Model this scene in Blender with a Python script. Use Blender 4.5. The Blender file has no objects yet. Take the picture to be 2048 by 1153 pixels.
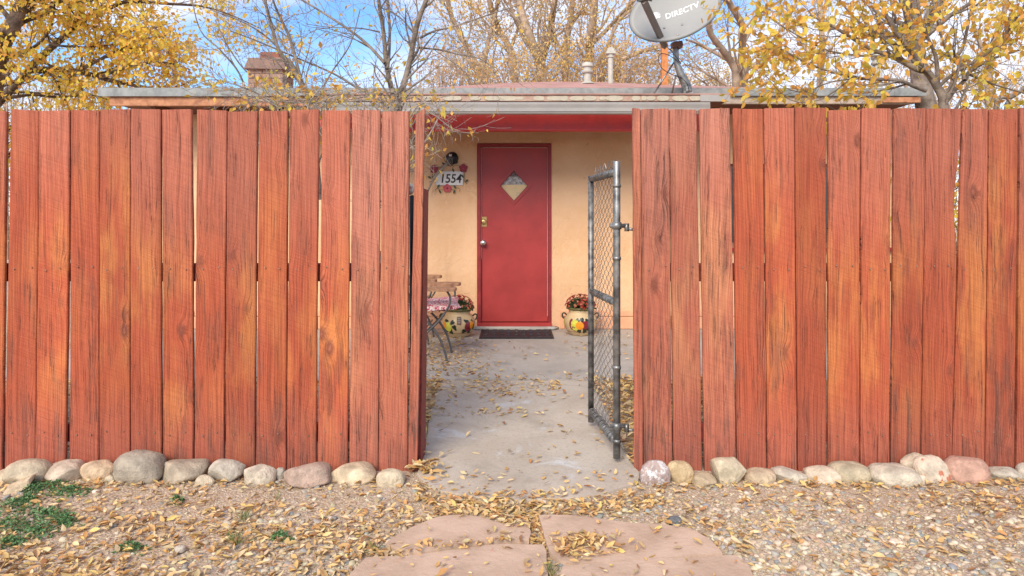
import bpy, bmesh, math, random
import numpy as np
from mathutils import Vector, Matrix, noise as mnoise

random.seed(7); rng = np.random.default_rng(7)
R = math.radians
scene = bpy.context.scene
C = scene.collection

# ------------------------------------------------------------------ camera, sky, sun, exposure
F_PX, HOR, CAMZ = 1365.0, 445.0, 1.22
cam_d = bpy.data.cameras.new('camera'); cam = bpy.data.objects.new('camera', cam_d); C.objects.link(cam)
cam.location = (0, 0, CAMZ); cam.rotation_euler = (R(90), 0, 0)
cam_d.sensor_width = 36; cam_d.lens = 36*F_PX/2048
cam_d.shift_y = -(576.5-HOR)/2048
cam_d.clip_end = 2000; cam_d.clip_start = 0.05
scene.camera = cam

SUN_EL, SUN_AZ = R(36), R(200)      # azimuth clockwise from +Y : behind the camera, a little to the left
world = bpy.data.worlds.new('World'); scene.world = world; world.use_nodes = True
nt = world.node_tree; nt.nodes.clear()
wo = nt.nodes.new('ShaderNodeOutputWorld'); bg = nt.nodes.new('ShaderNodeBackground')
sky = nt.nodes.new('ShaderNodeTexSky'); sky.sky_type = 'NISHITA'; sky.sun_disc = False
sky.sun_elevation = SUN_EL; sky.sun_rotation = SUN_AZ; sky.ozone_density = 3.0; sky.dust_density = 0.3; sky.altitude = 1600
bg.inputs['Strength'].default_value = 0.09
hs = nt.nodes.new('ShaderNodeHueSaturation'); hs.inputs['Saturation'].default_value = 1.15
tc = nt.nodes.new('ShaderNodeTexCoord'); mp = nt.nodes.new('ShaderNodeMapping')
mp.inputs['Scale'].default_value = (1.6, 1.6, 6.0); mp.inputs['Location'].default_value = (5.3, 1.7, .9)
cn = nt.nodes.new('ShaderNodeTexNoise'); cn.inputs['Scale'].default_value = 1.5; cn.inputs['Detail'].default_value = 6
cn.inputs['Roughness'].default_value = .52; cn.inputs['Distortion'].default_value = .5
cr = nt.nodes.new('ShaderNodeMapRange'); cr.interpolation_type = 'SMOOTHSTEP'
cr.inputs['From Min'].default_value = .33; cr.inputs['From Max'].default_value = .62
cr.inputs['To Max'].default_value = .92
cm = nt.nodes.new('ShaderNodeMix'); cm.data_type = 'RGBA'
cm.inputs[7].default_value = (3.9, 3.95, 4.35, 1)
L = nt.links
L.new(tc.outputs['Generated'], mp.inputs['Vector']); L.new(mp.outputs[0], cn.inputs['Vector'])
L.new(cn.outputs[0], cr.inputs['Value']); L.new(cr.outputs[0], cm.inputs[0])
L.new(sky.outputs[0], hs.inputs['Color']); L.new(hs.outputs[0], cm.inputs[6])
L.new(cm.outputs[2], bg.inputs['Color']); L.new(bg.outputs[0], wo.inputs['Surface'])

sl = bpy.data.lights.new('sun', 'SUN'); so = bpy.data.objects.new('sun', sl); C.objects.link(so)
sl.energy = 1.5; sl.angle = R(32); sl.color = (1, .90, .76)
sd = Vector((math.sin(SUN_AZ)*math.cos(SUN_EL), math.cos(SUN_AZ)*math.cos(SUN_EL), math.sin(SUN_EL)))
so.rotation_euler = sd.to_track_quat('Z', 'Y').to_euler(); so.location = sd*30
scene.view_settings.view_transform = 'Standard'; scene.view_settings.look = 'None'
scene.view_settings.exposure = 1.62; scene.view_settings.gamma = 1
scene.view_settings.use_curve_mapping = False
try:
    scene.cycles.transparent_max_bounces = 8; scene.cycles.max_bounces = 8
except Exception: pass

# ------------------------------------------------------------------ helpers
def P(px, py, Y):
    return Vector(((px-1024)*Y/F_PX, Y, CAMZ-(py-HOR)*Y/F_PX))
def G(px, py, z=0.0):                       # point on the ground
    Y = (CAMZ-z)*F_PX/(py-HOR); return Vector(((px-1024)*Y/F_PX, Y, z))
def X(px, Y): return (px-1024)*Y/F_PX
def Z(py, Y): return CAMZ-(py-HOR)*Y/F_PX

def props(o, label=None, cat=None, group=None, kind=None):
    if label: o['label'] = label
    if cat: o['category'] = cat
    if group: o['group'] = group
    if kind: o['kind'] = kind
    return o
def empty(name, loc=(0, 0, 0), rz=0, **k):
    o = bpy.data.objects.new(name, None); o.location = loc; o.rotation_euler = (0, 0, rz)
    o.empty_display_size = .1; C.objects.link(o); return props(o, **k)
def link(name, me, mat, parent=None, loc=None, **k):
    o = bpy.data.objects.new(name, me); C.objects.link(o)
    if mat and not me.materials: me.materials.append(mat)
    if loc is not None: o.location = loc
    if parent is not None: o.parent = parent
    return props(o, **k)
def fin(bm, name, smooth=False):
    bmesh.ops.recalc_face_normals(bm, faces=bm.faces[:])
    me = bpy.data.meshes.new(name); bm.to_mesh(me); bm.free()
    if smooth:
        for p in me.polygons: p.use_smooth = True
    return me
def box(bm, x0, x1, y0, y1, z0, z1, mtx=None, bev=0):
    vs = [bm.verts.new((x, y, z)) for z in (z0, z1) for y in (y0, y1) for x in (x0, x1)]
    fs = [bm.faces.new([vs[i] for i in q]) for q in ((0,2,3,1),(4,5,7,6),(0,1,5,4),(2,6,7,3),(0,4,6,2),(1,3,7,5))]
    if bev:
        es = list({e for f in fs for e in f.edges})
        r = bmesh.ops.bevel(bm, geom=es, offset=bev, segments=1, affect='EDGES', profile=.5)
        vs = list({v for f in r['faces'] for v in f.verts} | {v for v in vs if v.is_valid})
    if mtx is not None: bmesh.ops.transform(bm, matrix=mtx, verts=[v for v in vs if v.is_valid])
    return vs
def boxme(name, x0, x1, y0, y1, z0, z1, bev=0.003, mtx=None):
    bm = bmesh.new(); box(bm, x0, x1, y0, y1, z0, z1, mtx, bev); return fin(bm, name)
def tube(bm, pts, rad, n=8, cap=True, flat=None):
    pts = [Vector(p) for p in pts]
    if not hasattr(rad, '__len__'): rad = [rad]*len(pts)
    rings = []; ref = None
    for i, p in enumerate(pts):
        d = (pts[min(i+1, len(pts)-1)]-pts[max(i-1, 0)]).normalized()
        if ref is None: ref = Vector((0, 0, 1)) if abs(d.z) < .9 else Vector((1, 0, 0))
        a = d.cross(ref).normalized(); b = a.cross(d).normalized(); ref = b
        fb = flat if flat else 1
        rings.append([bm.verts.new(p+(a*math.cos(2*math.pi*k/n)+b*fb*math.sin(2*math.pi*k/n))*rad[i]) for k in range(n)])
    for r0, r1 in zip(rings, rings[1:]):
        for k in range(n): bm.faces.new((r0[k], r0[(k+1) % n], r1[(k+1) % n], r1[k]))
    if cap: bm.faces.new(rings[0][::-1]); bm.faces.new(rings[-1])
def tubeme(name, pts, rad, n=8, **k):
    bm = bmesh.new(); tube(bm, pts, rad, n, **k); return fin(bm, name, True)
def lathe(bm, prof, n=32, cx=0, cy=0, cz=0):
    rings = [[bm.verts.new((cx+r*math.cos(2*math.pi*k/n), cy+r*math.sin(2*math.pi*k/n), cz+z)) for k in range(n)] for r, z in prof]
    for r0, r1 in zip(rings, rings[1:]):
        for k in range(n): bm.faces.new((r0[k], r0[(k+1) % n], r1[(k+1) % n], r1[k]))
    if prof[0][0] > 1e-4: bm.faces.new(rings[0][::-1])
    if prof[-1][0] > 1e-4: bm.faces.new(rings[-1])
def catmull(pts, sub=4):
    pts = [Vector(p) for p in pts]; out = []
    for i in range(len(pts)-1):
        p0 = pts[max(i-1, 0)]; p1 = pts[i]; p2 = pts[i+1]; p3 = pts[min(i+2, len(pts)-1)]
        for k in range(sub):
            t = k/sub
            out.append(.5*((2*p1)+(p2-p0)*t+(2*p0-5*p1+4*p2-p3)*t*t+(3*p1-p0-3*p2+p3)*t**3))
    out.append(pts[-1]); return out
def prism(bm, poly, z0, z1, cx=0, cy=0, cz=0):
    a = [bm.verts.new((x, y, z0)) for x, y in poly]; b = [bm.verts.new((x, y, z1)) for x, y in poly]
    bm.faces.new(a[::-1]); top = bm.faces.new(b); n = len(poly)
    for k in range(n): bm.faces.new((a[k], a[(k+1) % n], b[(k+1) % n], b[k]))
    return top
def np_mesh(name, V, Fc, col=None, smooth=False):
    V = np.asarray(V, dtype=np.float32).reshape(-1, 3); Fc = np.asarray(Fc, dtype=np.int32); k = Fc.shape[1]
    me = bpy.data.meshes.new(name)
    me.vertices.add(len(V)); me.vertices.foreach_set('co', V.ravel())
    me.loops.add(Fc.size); me.loops.foreach_set('vertex_index', Fc.ravel())
    me.polygons.add(len(Fc)); me.polygons.foreach_set('loop_start', np.arange(len(Fc), dtype=np.int32)*k)
    try: me.polygons.foreach_set('loop_total', np.full(len(Fc), k, dtype=np.int32))
    except Exception: pass
    if smooth: me.polygons.foreach_set('use_smooth', np.ones(len(Fc), dtype=bool))
    me.update(calc_edges=True)
    if col is not None:
        a = me.color_attributes.new('col', 'FLOAT_COLOR', 'POINT')
        c4 = np.ones((len(V), 4), dtype=np.float32); c4[:, :3] = col; a.data.foreach_set('color', c4.ravel())
    return me

# ------------------------------------------------------------------ materials
class NT:
    def __init__(s, name):
        s.m = bpy.data.materials.new(name); s.m.use_nodes = True; s.t = s.m.node_tree
        s.b = s.t.nodes['Principled BSDF']; s.tc = s.t.nodes.new('ShaderNodeTexCoord'); s.obj = s.tc.outputs['Object']
    def put(s, v, sock):
        if isinstance(v, bpy.types.NodeSocket): s.t.links.new(v, sock)
        else:
            if hasattr(v, '__len__') and len(v) == 3 and sock.type == 'RGBA': v = (*v, 1)
            sock.default_value = v
    def math(s, op, a, b=0.0, c=None, clamp=False):
        n = s.t.nodes.new('ShaderNodeMath'); n.operation = op; n.use_clamp = clamp
        s.put(a, n.inputs[0]); s.put(b, n.inputs[1])
        if c is not None: s.put(c, n.inputs[2])
        return n.outputs[0]
    def xyz(s, v):
        n = s.t.nodes.new('ShaderNodeSeparateXYZ'); s.put(v, n.inputs[0]); return n.outputs
    def comb(s, x, y, z):
        n = s.t.nodes.new('ShaderNodeCombineXYZ'); s.put(x, n.inputs[0]); s.put(y, n.inputs[1]); s.put(z, n.inputs[2]); return n.outputs[0]
    def map(s, v, sc, loc=(0, 0, 0), rot=(0, 0, 0)):
        n = s.t.nodes.new('ShaderNodeMapping'); s.put(v, n.inputs[0]); n.inputs['Scale'].default_value = sc
        n.inputs['Location'].default_value = loc; n.inputs['Rotation'].default_value = rot; return n.outputs[0]
    def noise(s, v, sc, det=3, rough=.5, dist=0, w=None):
        n = s.t.nodes.new('ShaderNodeTexNoise')
        if w is not None: n.noise_dimensions = '4D'; s.put(w, n.inputs['W'])
        s.put(v, n.inputs['Vector']); n.inputs['Scale'].default_value = sc; n.inputs['Detail'].default_value = det
        n.inputs['Roughness'].default_value = rough; n.inputs['Distortion'].default_value = dist; return n.outputs[0]
    def voro(s, v, sc, feat='F1', out='Distance', w=None, rnd=1):
        n = s.t.nodes.new('ShaderNodeTexVoronoi'); n.feature = feat
        if w is not None: n.voronoi_dimensions = '4D'; s.put(w, n.inputs['W'])
        s.put(v, n.inputs['Vector']); n.inputs['Scale'].default_value = sc; n.inputs['Randomness'].default_value = rnd; return n.outputs[out]
    def rng(s, v, a, b, c=0., d=1., smooth=True):
        n = s.t.nodes.new('ShaderNodeMapRange'); n.interpolation_type = 'SMOOTHSTEP' if smooth else 'LINEAR'
        s.put(v, n.inputs['Value']); n.inputs['From Min'].default_value = a; n.inputs['From Max'].default_value = b
        n.inputs['To Min'].default_value = c; n.inputs['To Max'].default_value = d; return n.outputs[0]
    def mix(s, f, a, b, mode='MIX'):
        n = s.t.nodes.new('ShaderNodeMix'); n.data_type = 'RGBA'; n.blend_type = mode
        s.put(f, n.inputs[0]); s.put(a, n.inputs[6]); s.put(b, n.inputs[7]); return n.outputs[2]
    def bump(s, h, strength=.3, dist=.01, normal=None):
        n = s.t.nodes.new('ShaderNodeBump'); s.put(h, n.inputs['Height']); n.inputs['Strength'].default_value = strength
        n.inputs['Distance'].default_value = dist
        if normal is not None: s.put(normal, n.inputs['Normal'])
        return n.outputs[0]
    def attr(s, nm):
        n = s.t.nodes.new('ShaderNodeAttribute'); n.attribute_name = nm; return n.outputs['Color']
    def rand(s):
        n = s.t.nodes.new('ShaderNodeObjectInfo'); return n.outputs['Random']
    def out(s, col=None, rough=None, normal=None, metal=None, **k):
        if col is not None: s.put(col, s.b.inputs['Base Color'])
        if rough is not None: s.put(rough, s.b.inputs['Roughness'])
        if normal is not None: s.put(normal, s.b.inputs['Normal'])
        if metal is not None: s.put(metal, s.b.inputs['Metallic'])
        for a, v in k.items(): s.put(v, s.b.inputs[a.replace('_', ' ')])
        return s.m

def simple(name, col, rough=.6, var=.2, sc=20, bump=.15, metal=0, col2=None, bsc=None, dist=.004, spots=None):
    n = NT(name); f = n.noise(n.obj, sc, 4, .6)
    c = n.mix(n.rng(f, .3, .7), tuple(x*(1-var) for x in col), col2 if col2 else tuple(min(1, x*(1+var)) for x in col))
    if spots:
        g = n.noise(n.obj, spots[1], 5, .7); c = n.mix(n.rng(g, spots[2], spots[2]+.08), c, spots[0])
    h = n.noise(n.obj, bsc or sc*4, 4, .6)
    return n.out(c, n.rng(f, .2, .8, rough*.85, min(1, rough*1.12)), n.bump(h, bump, dist), metal)

def wood_mat(name, red=(.44, .094, .040), org=(.57, .19, .058), top=(.45, .145, .088), weather=0.5):
    n = NT(name); o = n.xyz(n.obj); x, y, z = o[0], o[1], o[2]; r = n.rand()
    w = n.math('MULTIPLY', r, 37.0)
    p = n.comb(n.math('MULTIPLY', x, 1.0), 0.0, n.math('ADD', z, w))
    # knots warp the grain
    kd = n.voro(n.map(p, (8.5, 1, 4.2)), 1.0, w=w)
    kd = n.math('ADD', kd, n.math('MULTIPLY', n.math('SUBTRACT', n.noise(n.obj, 45, 3, .6), .5), .10))
    kn = n.math('POWER', 2.718, n.math('MULTIPLY', n.math('MULTIPLY', kd, kd), -16.0))
    low = n.noise(n.map(p, (6, 1, 1.5)), 1.0, 2, .5, w=w)
    u = n.math('ADD', n.math('ADD', x, n.math('MULTIPLY', low, .055)), n.math('MULTIPLY', kn, .034))
    gp = n.comb(n.math('MULTIPLY', u, 230.0), w, n.math('MULTIPLY', z, 1.8))
    g = n.noise(gp, 1.0, 5, .68)
    gp2 = n.comb(n.math('MULTIPLY', x, 330.0), w, n.math('MULTIPLY', z, 5.0))
    g2 = n.noise(gp2, 1.0, 3, .6)
    # saw marks
    sw = n.noise(n.map(n.comb(n.math('ADD', x, w), 0., n.math('ADD', z, n.math('MULTIPLY', x, .35))), (3, 1, 150)), 1.0, 2, .5)
    blot = n.noise(n.map(p, (9, 1, 2.3)), 1.0, 4, .55, w=w)
    blot2 = n.noise(n.map(p, (22, 1, 3.2)), 1.0, 4, .6, w=n.math('ADD', w, 9.1))
    zs = n.math('ADD', z, n.math('MULTIPLY', n.math('SUBTRACT', n.math('FRACT', n.math('MULTIPLY', r, 91.7)), .5), .9))
    mid = n.math('MULTIPLY', n.rng(zs, .1, .7), n.rng(zs, 1.7, 1.2))
    om = n.math('MULTIPLY', n.rng(blot, .40, .66), n.math('MULTIPLY', n.math('ADD', n.math('MULTIPLY', mid, .9), .08), n.rng(n.math('FRACT', n.math('MULTIPLY', r, 53.3)), 0, 1, .35, 1.15)))
    c = n.mix(om, red, org)
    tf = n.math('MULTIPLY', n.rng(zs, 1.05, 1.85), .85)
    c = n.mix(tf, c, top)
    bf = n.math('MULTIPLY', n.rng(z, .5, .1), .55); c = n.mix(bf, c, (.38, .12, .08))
    # grey weathering stains
    wm = n.math('MULTIPLY', n.rng(blot2, .47, .68), n.math('ADD', n.math('MULTIPLY', n.rng(zs, .8, .1), .5), .24+.4*weather))
    wm = n.math('MULTIPLY', wm, n.rng(n.math('FRACT', n.math('MULTIPLY', r, 17.9)), 0, 1, .25, 1.25))
    wm = n.math('MULTIPLY', wm, n.rng(g, .3, .6, .5, 1.0), clamp=True)
    c = n.mix(n.math('MULTIPLY', wm, .8), c, (.18, .09, .065))
    c = n.mix(n.rng(g, .40, .64, .0, .72), c, n.mix(1.0, c, (.48, .39, .37), 'MULTIPLY'))
    ck = n.noise(n.comb(n.math('MULTIPLY', u, 95.0), n.math('ADD', w, 3.3), n.math('MULTIPLY', z, 1.1)), 1.0, 3, .6)
    crk = n.math('MULTIPLY', n.rng(n.math('ABSOLUTE', n.math('SUBTRACT', ck, .5)), .009, .001), n.rng(blot2, .50, .60))
    c = n.mix(n.math('MULTIPLY', crk, .5), c, (.07, .03, .022))
    c = n.mix(n.rng(sw, .45, .62, 0, .22), c, n.mix(1.0, c, (.6, .5, .5), 'MULTIPLY'))
    c = n.mix(n.rng(g2, .60, .70, .0, .55), c, (.13, .045, .03))
    # nail bleed streaks
    st = n.math('MULTIPLY', n.rng(n.noise(n.comb(n.math('MULTIPLY', x, 70.), w, n.math('MULTIPLY', z, 2.)), 1.0, 2), .58, .70),
                n.math('ADD', n.math('MULTIPLY', n.rng(z, .66, .94), n.rng(z, 1.0, .93)), n.math('MULTIPLY', n.rng(z, -.1, .12), n.rng(z, .21, .15))))
    c = n.mix(n.math('MULTIPLY', st, .5), c, (.13, .055, .04))
    # knots
    c = n.mix(n.rng(kd, .26, .08, 0, .85), c, (.17, .048, .028))
    c = n.mix(n.math('MULTIPLY', n.rng(kd, .10, .05), .75), c, (.36, .11, .06))
    # pale flecks low down
    fl = n.rng(n.voro(n.obj, 120., w=w), .16, .10); c = n.mix(n.math('MULTIPLY', fl, n.rng(z, 1.0, .3, 0, .55)), c, (.62, .36, .25))
    # per board shade
    c = n.mix(1.0, c, n.mix(n.rng(r, 0, 1, smooth=False), (.88, .88, .88), (1.18, 1.18, 1.16)), 'MULTIPLY')
    h = n.math('ADD', n.math('ADD', n.math('MULTIPLY', g, -.7), n.math('MULTIPLY', g2, -.35)), n.math('ADD', n.math('MULTIPLY', sw, .35), n.math('SUBTRACT', n.math('MULTIPLY', kn, .9), n.math('MULTIPLY', crk, 1.2))))
    return n.out(c, n.rng(g, .3, .7, .62, .8), n.bump(h, .9, .006), Specular_IOR_Level=.35)

M = {}
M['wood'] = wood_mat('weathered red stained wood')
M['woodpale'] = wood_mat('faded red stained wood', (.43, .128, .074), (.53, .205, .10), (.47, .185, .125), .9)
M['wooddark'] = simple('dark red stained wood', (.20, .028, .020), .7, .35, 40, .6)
M['stucco'] = None
def stucco():
    n = NT('ochre painted stucco'); f = n.noise(n.obj, 1.7, 5, .6); f2 = n.noise(n.obj, 6, 5, .6, 1.2)
    c = n.mix(n.rng(f, .35, .65), (.72, .43, .225), (.78, .50, .29))
    c = n.mix(n.rng(f2, .56, .72, 0, .35), c, (.84, .58, .33))
    z = n.xyz(n.obj)[2]; c = n.mix(n.rng(z, .55, .1, 0, .5), c, (.72, .40, .24)); c = n.mix(n.math('MULTIPLY', n.rng(n.noise(n.map(n.obj, (3, 1, .8)), 2.5, 6, .7), .5, .7, 0, .45), n.rng(z, 1.2, .2)), c, (.42, .25, .14))
    cr = n.voro(n.map(n.noise(n.obj, 3, 2), (1, 1, 1)), 1)   # unused fine
    e = n.t.nodes.new('ShaderNodeTexVoronoi'); e.feature = 'DISTANCE_TO_EDGE'; e.inputs['Scale'].default_value = 1.6
    wv = n.t.nodes.new('ShaderNodeTexNoise'); wv.inputs['Scale'].default_value = 5; n.put(n.obj, wv.inputs['Vector'])
    ad = n.t.nodes.new('ShaderNodeVectorMath'); ad.operation = 'MULTIPLY_ADD'; n.put(wv.outputs['Color'], ad.inputs[0])
    ad.inputs[1].default_value = (.35, .35, .35); n.put(n.obj, ad.inputs[2]); n.put(ad.outputs[0], e.inputs['Vector'])
    crk = n.math('MULTIPLY', n.rng(e.outputs['Distance'], .007, .001), n.rng(f2, .5, .6)); c = n.mix(n.math('MULTIPLY', crk, .45), c, (.33, .17, .08))
    h = n.math('ADD', n.noise(n.obj, 9, 5, .65, 1.5), n.math('MULTIPLY', n.noise(n.obj, 70, 3, .6), .25))
    return n.out(c, .85, n.bump(h, .55, .018))
M['stucco'] = stucco()
M['block'] = simple('peach painted block', (.70, .37, .21), .85, .08, 6, .35, bsc=30, dist=.008)
def concrete(name, a, b, pale):
    n = NT(name); f = n.noise(n.obj, 1.6, 6, .65, .6); g = n.noise(n.obj, 40, 4, .7); q = n.noise(n.obj, 3.4, 5, .62, .8)
    c = n.mix(n.rng(f, .35, .65), a, b)
    c = n.mix(n.rng(q, .57, .70, 0, .75), c, pale)
    c = n.mix(n.rng(n.noise(n.map(n.obj, (1, 1, 1), (5, 2, 0)), 2.2, 5, .6), .56, .70, 0, .5), c, tuple(v*.62 for v in a))
    c = n.mix(n.rng(n.noise(n.obj, 60, 4, .75), .52, .66, 0, .4), c, tuple(v*.55 for v in a))
    c = n.mix(n.rng(n.noise(n.obj, 130, 3, .7), .58, .72, 0, .35), c, (.13, .10, .08))
    e = n.t.nodes.new('ShaderNodeTexVoronoi'); e.feature = 'DISTANCE_TO_EDGE'; e.inputs['Scale'].default_value = .55
    wv = n.t.nodes.new('ShaderNodeTexNoise'); wv.inputs['Scale'].default_value = 3; n.put(n.obj, wv.inputs['Vector'])
    ad = n.t.nodes.new('ShaderNodeVectorMath'); ad.operation = 'MULTIPLY_ADD'; n.put(wv.outputs['Color'], ad.inputs[0])
    ad.inputs[1].default_value = (.5, .5, .5); n.put(n.obj, ad.inputs[2]); n.put(ad.outputs[0], e.inputs['Vector'])
    c = n.mix(n.math('MULTIPLY', n.rng(e.outputs['Distance'], .004, .001, 0, .5), n.rng(f, .5, .6)), c, (.16, .12, .09))
    return n.out(c, .85, n.bump(n.math('ADD', g, n.math('MULTIPLY', f, 2)), .35, .006))
M['concrete'] = concrete('worn path concrete', (.43, .36, .285), (.52, .45, .37), (.58, .585, .58))
M['patio'] = concrete('grey patio concrete', (.38, .345, .30), (.47, .425, .37), (.52, .51, .49))
M['flag'] = simple('pink sandstone', (.48, .335, .235), .85, .10, 5, .5, col2=(.56, .40, .295), bsc=50, dist=.006, spots=((.50, .26, .19), 9, .64))
def soil():
    n = NT('gravelly tan soil'); f = n.noise(n.obj, 1.3, 5, .6); g = n.noise(n.obj, 25, 5, .7)
    v = n.voro(n.obj, 95, out='Color'); vd = n.voro(n.obj, 95)
    c = n.mix(n.rng(f, .35, .65), (.37, .265, .165), (.49, .37, .245))
    c = n.mix(n.rng(g, .5, .75, 0, .5), c, (.24, .165, .12))
    hs = n.t.nodes.new('ShaderNodeSeparateColor'); n.put(v, hs.inputs[0])
    c = n.mix(n.math('MULTIPLY', n.rng(hs.outputs[0], .45, .6), .65), c, n.mix(hs.outputs[1], (.30, .22, .17), (.66, .55, .45)))
    h = n.math('ADD', n.math('MULTIPLY', vd, -.6), n.math('MULTIPLY', g, 1.2))
    return n.out(c, .95, n.bump(h, .8, .010))
M['soil'] = soil()
def colattr(name, rough=.7, sub=0, bump=0, bsc=60, trans=0):
    n = NT(name); c = n.attr('col'); f = n.noise(n.obj, bsc, 3, .6)
    c = n.mix(n.rng(f, .3, .75, 0, .5), c, n.mix(1.0, c, (.72, .62, .5), 'MULTIPLY'))
    k = {}
    m = n.out(c, rough, n.bump(f, bump, .003) if bump else None)
    if trans:
        tr = n.t.nodes.new('ShaderNodeBsdfTranslucent'); n.put(c, tr.inputs[0]); mx = n.t.nodes.new('ShaderNodeMixShader')
        mx.inputs[0].default_value = trans; o = n.t.nodes['Material Output']
        n.t.links.new(n.b.outputs[0], mx.inputs[1]); n.t.links.new(tr.outputs[0], mx.inputs[2]); n.t.links.new(mx.outputs[0], o.inputs[0])
    return m
M['leaf'] = colattr('autumn leaf', .55, trans=.5)
M['dryleaf'] = colattr('dry fallen leaf', .7, trans=.12)
M['green'] = colattr('green weed leaf', .6, trans=.2)
M['pebble'] = colattr('gravel stone', .85, bump=.3, bsc=90)
M['bark'] = simple('grey brown bark', (.17, .125, .095), .9, .4, 9, .9, col2=(.30, .24, .19), bsc=45, dist=.012)
M['barkdark'] = simple('dark furrowed bark', (.095, .060, .042), .95, .4, 7, 1, col2=(.20, .135, .10), bsc=22, dist=.03)
M['twig'] = simple('grey twig bark', (.25, .20, .165), .85, .25, 30, .3, col2=(.40, .33, .28))
M['barkfar'] = simple('brown cottonwood bark', (.36, .25, .175), .9, .25, 5, .6, col2=(.48, .36, .26))
M['red'] = simple('red beam paint', (.50, .030, .028), .5, .12, 8, .15)
M['doorred'] = simple('satin red door paint', (.37, .036, .032), .45, .12, 3, .25, bsc=18, dist=.004, spots=((.24, .025, .022), 16, .66))
M['framered'] = simple('dark red trim paint', (.26, .020, .022), .5, .2, 12, .4)
M['chip'] = simple('bare pale edge', (.62, .50, .45), .6, .2, 50, .2)
M['galv'] = simple('galvanised metal', (.15, .15, .145), .40, .3, 14, .25, metal=.65, col2=(.36, .35, .335), spots=((.22, .13, .08), 22, .66))
M['flash'] = simple('dull zinc flashing', (.22, .23, .225), .65, .22, 9, .2, metal=.1, col2=(.31, .32, .31), spots=((.34, .24, .17), 5, .60))
M['alu'] = simple('painted aluminium gutter', (.36, .34, .32), .5, .07, 4, .05, metal=.1)
M['rust'] = simple('rusty patched fascia metal', (.40, .24, .17), .7, .2, 9, .2, col2=(.52, .36, .27))
M['cream'] = simple('cream paint patch', (.46, .40, .30), .6, .08, 20, .1)
M['eavewood'] = simple('stained eave board', (.42, .145, .055), .7, .3, 18, .4, col2=(.52, .24, .12))
M['greywood'] = simple('grey weathered eave board', (.38, .30, .24), .8, .2, 14, .4, col2=(.46, .36, .28))
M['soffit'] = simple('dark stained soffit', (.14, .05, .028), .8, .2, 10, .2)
M['roof'] = simple('faded red roll roofing', (.42, .205, .165), .95, .14, 3, .6, col2=(.50, .27, .22), bsc=120, dist=.004)
M['brick'] = simple('brown chimney brick', (.34, .20, .145), .9, .25, 12, .5, col2=(.45, .30, .22))
M['mortar'] = simple('grey mortar', (.36, .31, .27), .95, .15, 20, .4)
M['rustcap'] = simple('rusty brown chimney cap', (.20, .115, .085), .75, .25, 8, .3)
M['terracotta'] = simple('red brown clay flue', (.26, .085, .055), .8, .2, 10, .3)
M['pipewhite'] = simple('white painted pipe', (.46, .43, .37), .55, .12, 18, .2, spots=((.42, .33, .26), 20, .63))
M['dish'] = simple('grey dish paint', (.29, .285, .27), .55, .05, 6, .03)
M['disharm'] = simple('brown grey arm paint', (.17, .14, .12), .5, .12, 20, .1)
M['dishrim'] = simple('dark grey dish rim', (.14, .14, .135), .6, .1, 20, .1)
M['logo'] = simple('pale lettering', (.76, .77, .76), .6, .02, 20, 0)
M['orangepost'] = simple('orange stained post', (.52, .19, .055), .7, .25, 20, .5)
M['black'] = simple('black rubber', (.018, .018, .02), .6, .3, 40, .3)
M['blackmetal'] = simple('black lamp metal', (.008, .008, .009), .4, .3, 40, .1)
M['white'] = simple('white ceramic tile', (.72, .70, .66), .5, .04, 10, .05)
M['ink'] = simple('black painted numeral', (.015, .012, .012), .6, .1, 30, 0)
M['maroon'] = simple('maroon flower paint', (.26, .015, .03), .5, .2, 60, .1)
M['pinkred'] = simple('rose flower paint', (.48, .065, .075), .5, .2, 60, .1)
M['leafpaint'] = simple('dark green leaf paint', (.035, .06, .022), .5, .2, 60, .1)
M['brass'] = simple('polished brass', (.62, .43, .17), .3, .1, 30, .05, metal=.8)
M['chrome'] = simple('brushed steel', (.62, .60, .56), .28, .1, 30, .05, metal=.9)
M['clay'] = simple('tan glazed clay', (.58, .42, .23), .4, .08, 8, .1)
M['rimgreen'] = simple('olive glazed rim', (.15, .14, .045), .35, .15, 12, .05)
M['p_orange'] = simple('orange glaze', (.80, .30, .02), .3, .08, 30, 0)
M['p_yellow'] = simple('yellow green glaze', (.60, .58, .08), .3, .1, 30, 0)
M['p_maroon'] = simple('maroon glaze', (.22, .02, .03), .3, .2, 30, 0)
M['p_green'] = simple('black green glaze', (.02, .03, .015), .3, .2, 30, 0)
M['p_line'] = simple('brown glaze line', (.22, .09, .03), .4, .1, 30, 0)
M['chairmetal'] = simple('grey chair metal', (.14, .14, .135), .45, .2, 30, .2, metal=.4)
M['chairwood'] = simple('worn brown chair wood', (.38, .17, .085), .6, .25, 25, .4, col2=(.50, .28, .16))
M['dirtball'] = simple('white ceramic ball', (.62, .56, .46), .5, .1, 12, .1, spots=((.40, .13, .06), 26, .55))
def glassmat():
    n = NT('window glass'); tr = n.t.nodes.new('ShaderNodeBsdfTransparent'); mx = n.t.nodes.new('ShaderNodeMixShader'); mx.inputs[0].default_value = .07
    n.put((.8, .82, .82), n.b.inputs['Base Color']); n.b.inputs['Roughness'].default_value = .04
    n.t.links.new(tr.outputs[0], mx.inputs[1]); n.t.links.new(n.b.outputs[0], mx.inputs[2]); n.t.links.new(mx.outputs[0], n.t.nodes['Material Output'].inputs[0]); return n.m
M['glass'] = glassmat()
M['darkglass'] = simple('dark window glass', (.03, .034, .04), .08, .1, 3, 0)
M['pane_view'] = simple('tan card', (.80, .56, .24), .7, .1, 5, .1)  # tan part of the made-up view behind the door pane
M['pane_view_grey'] = simple('crumpled grey view insert', (.36, .33, .28), .3, .5, 30, 1, col2=(.75, .72, .68), bsc=50, dist=.02, metal=.2)  # grey part of that made-up view
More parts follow.
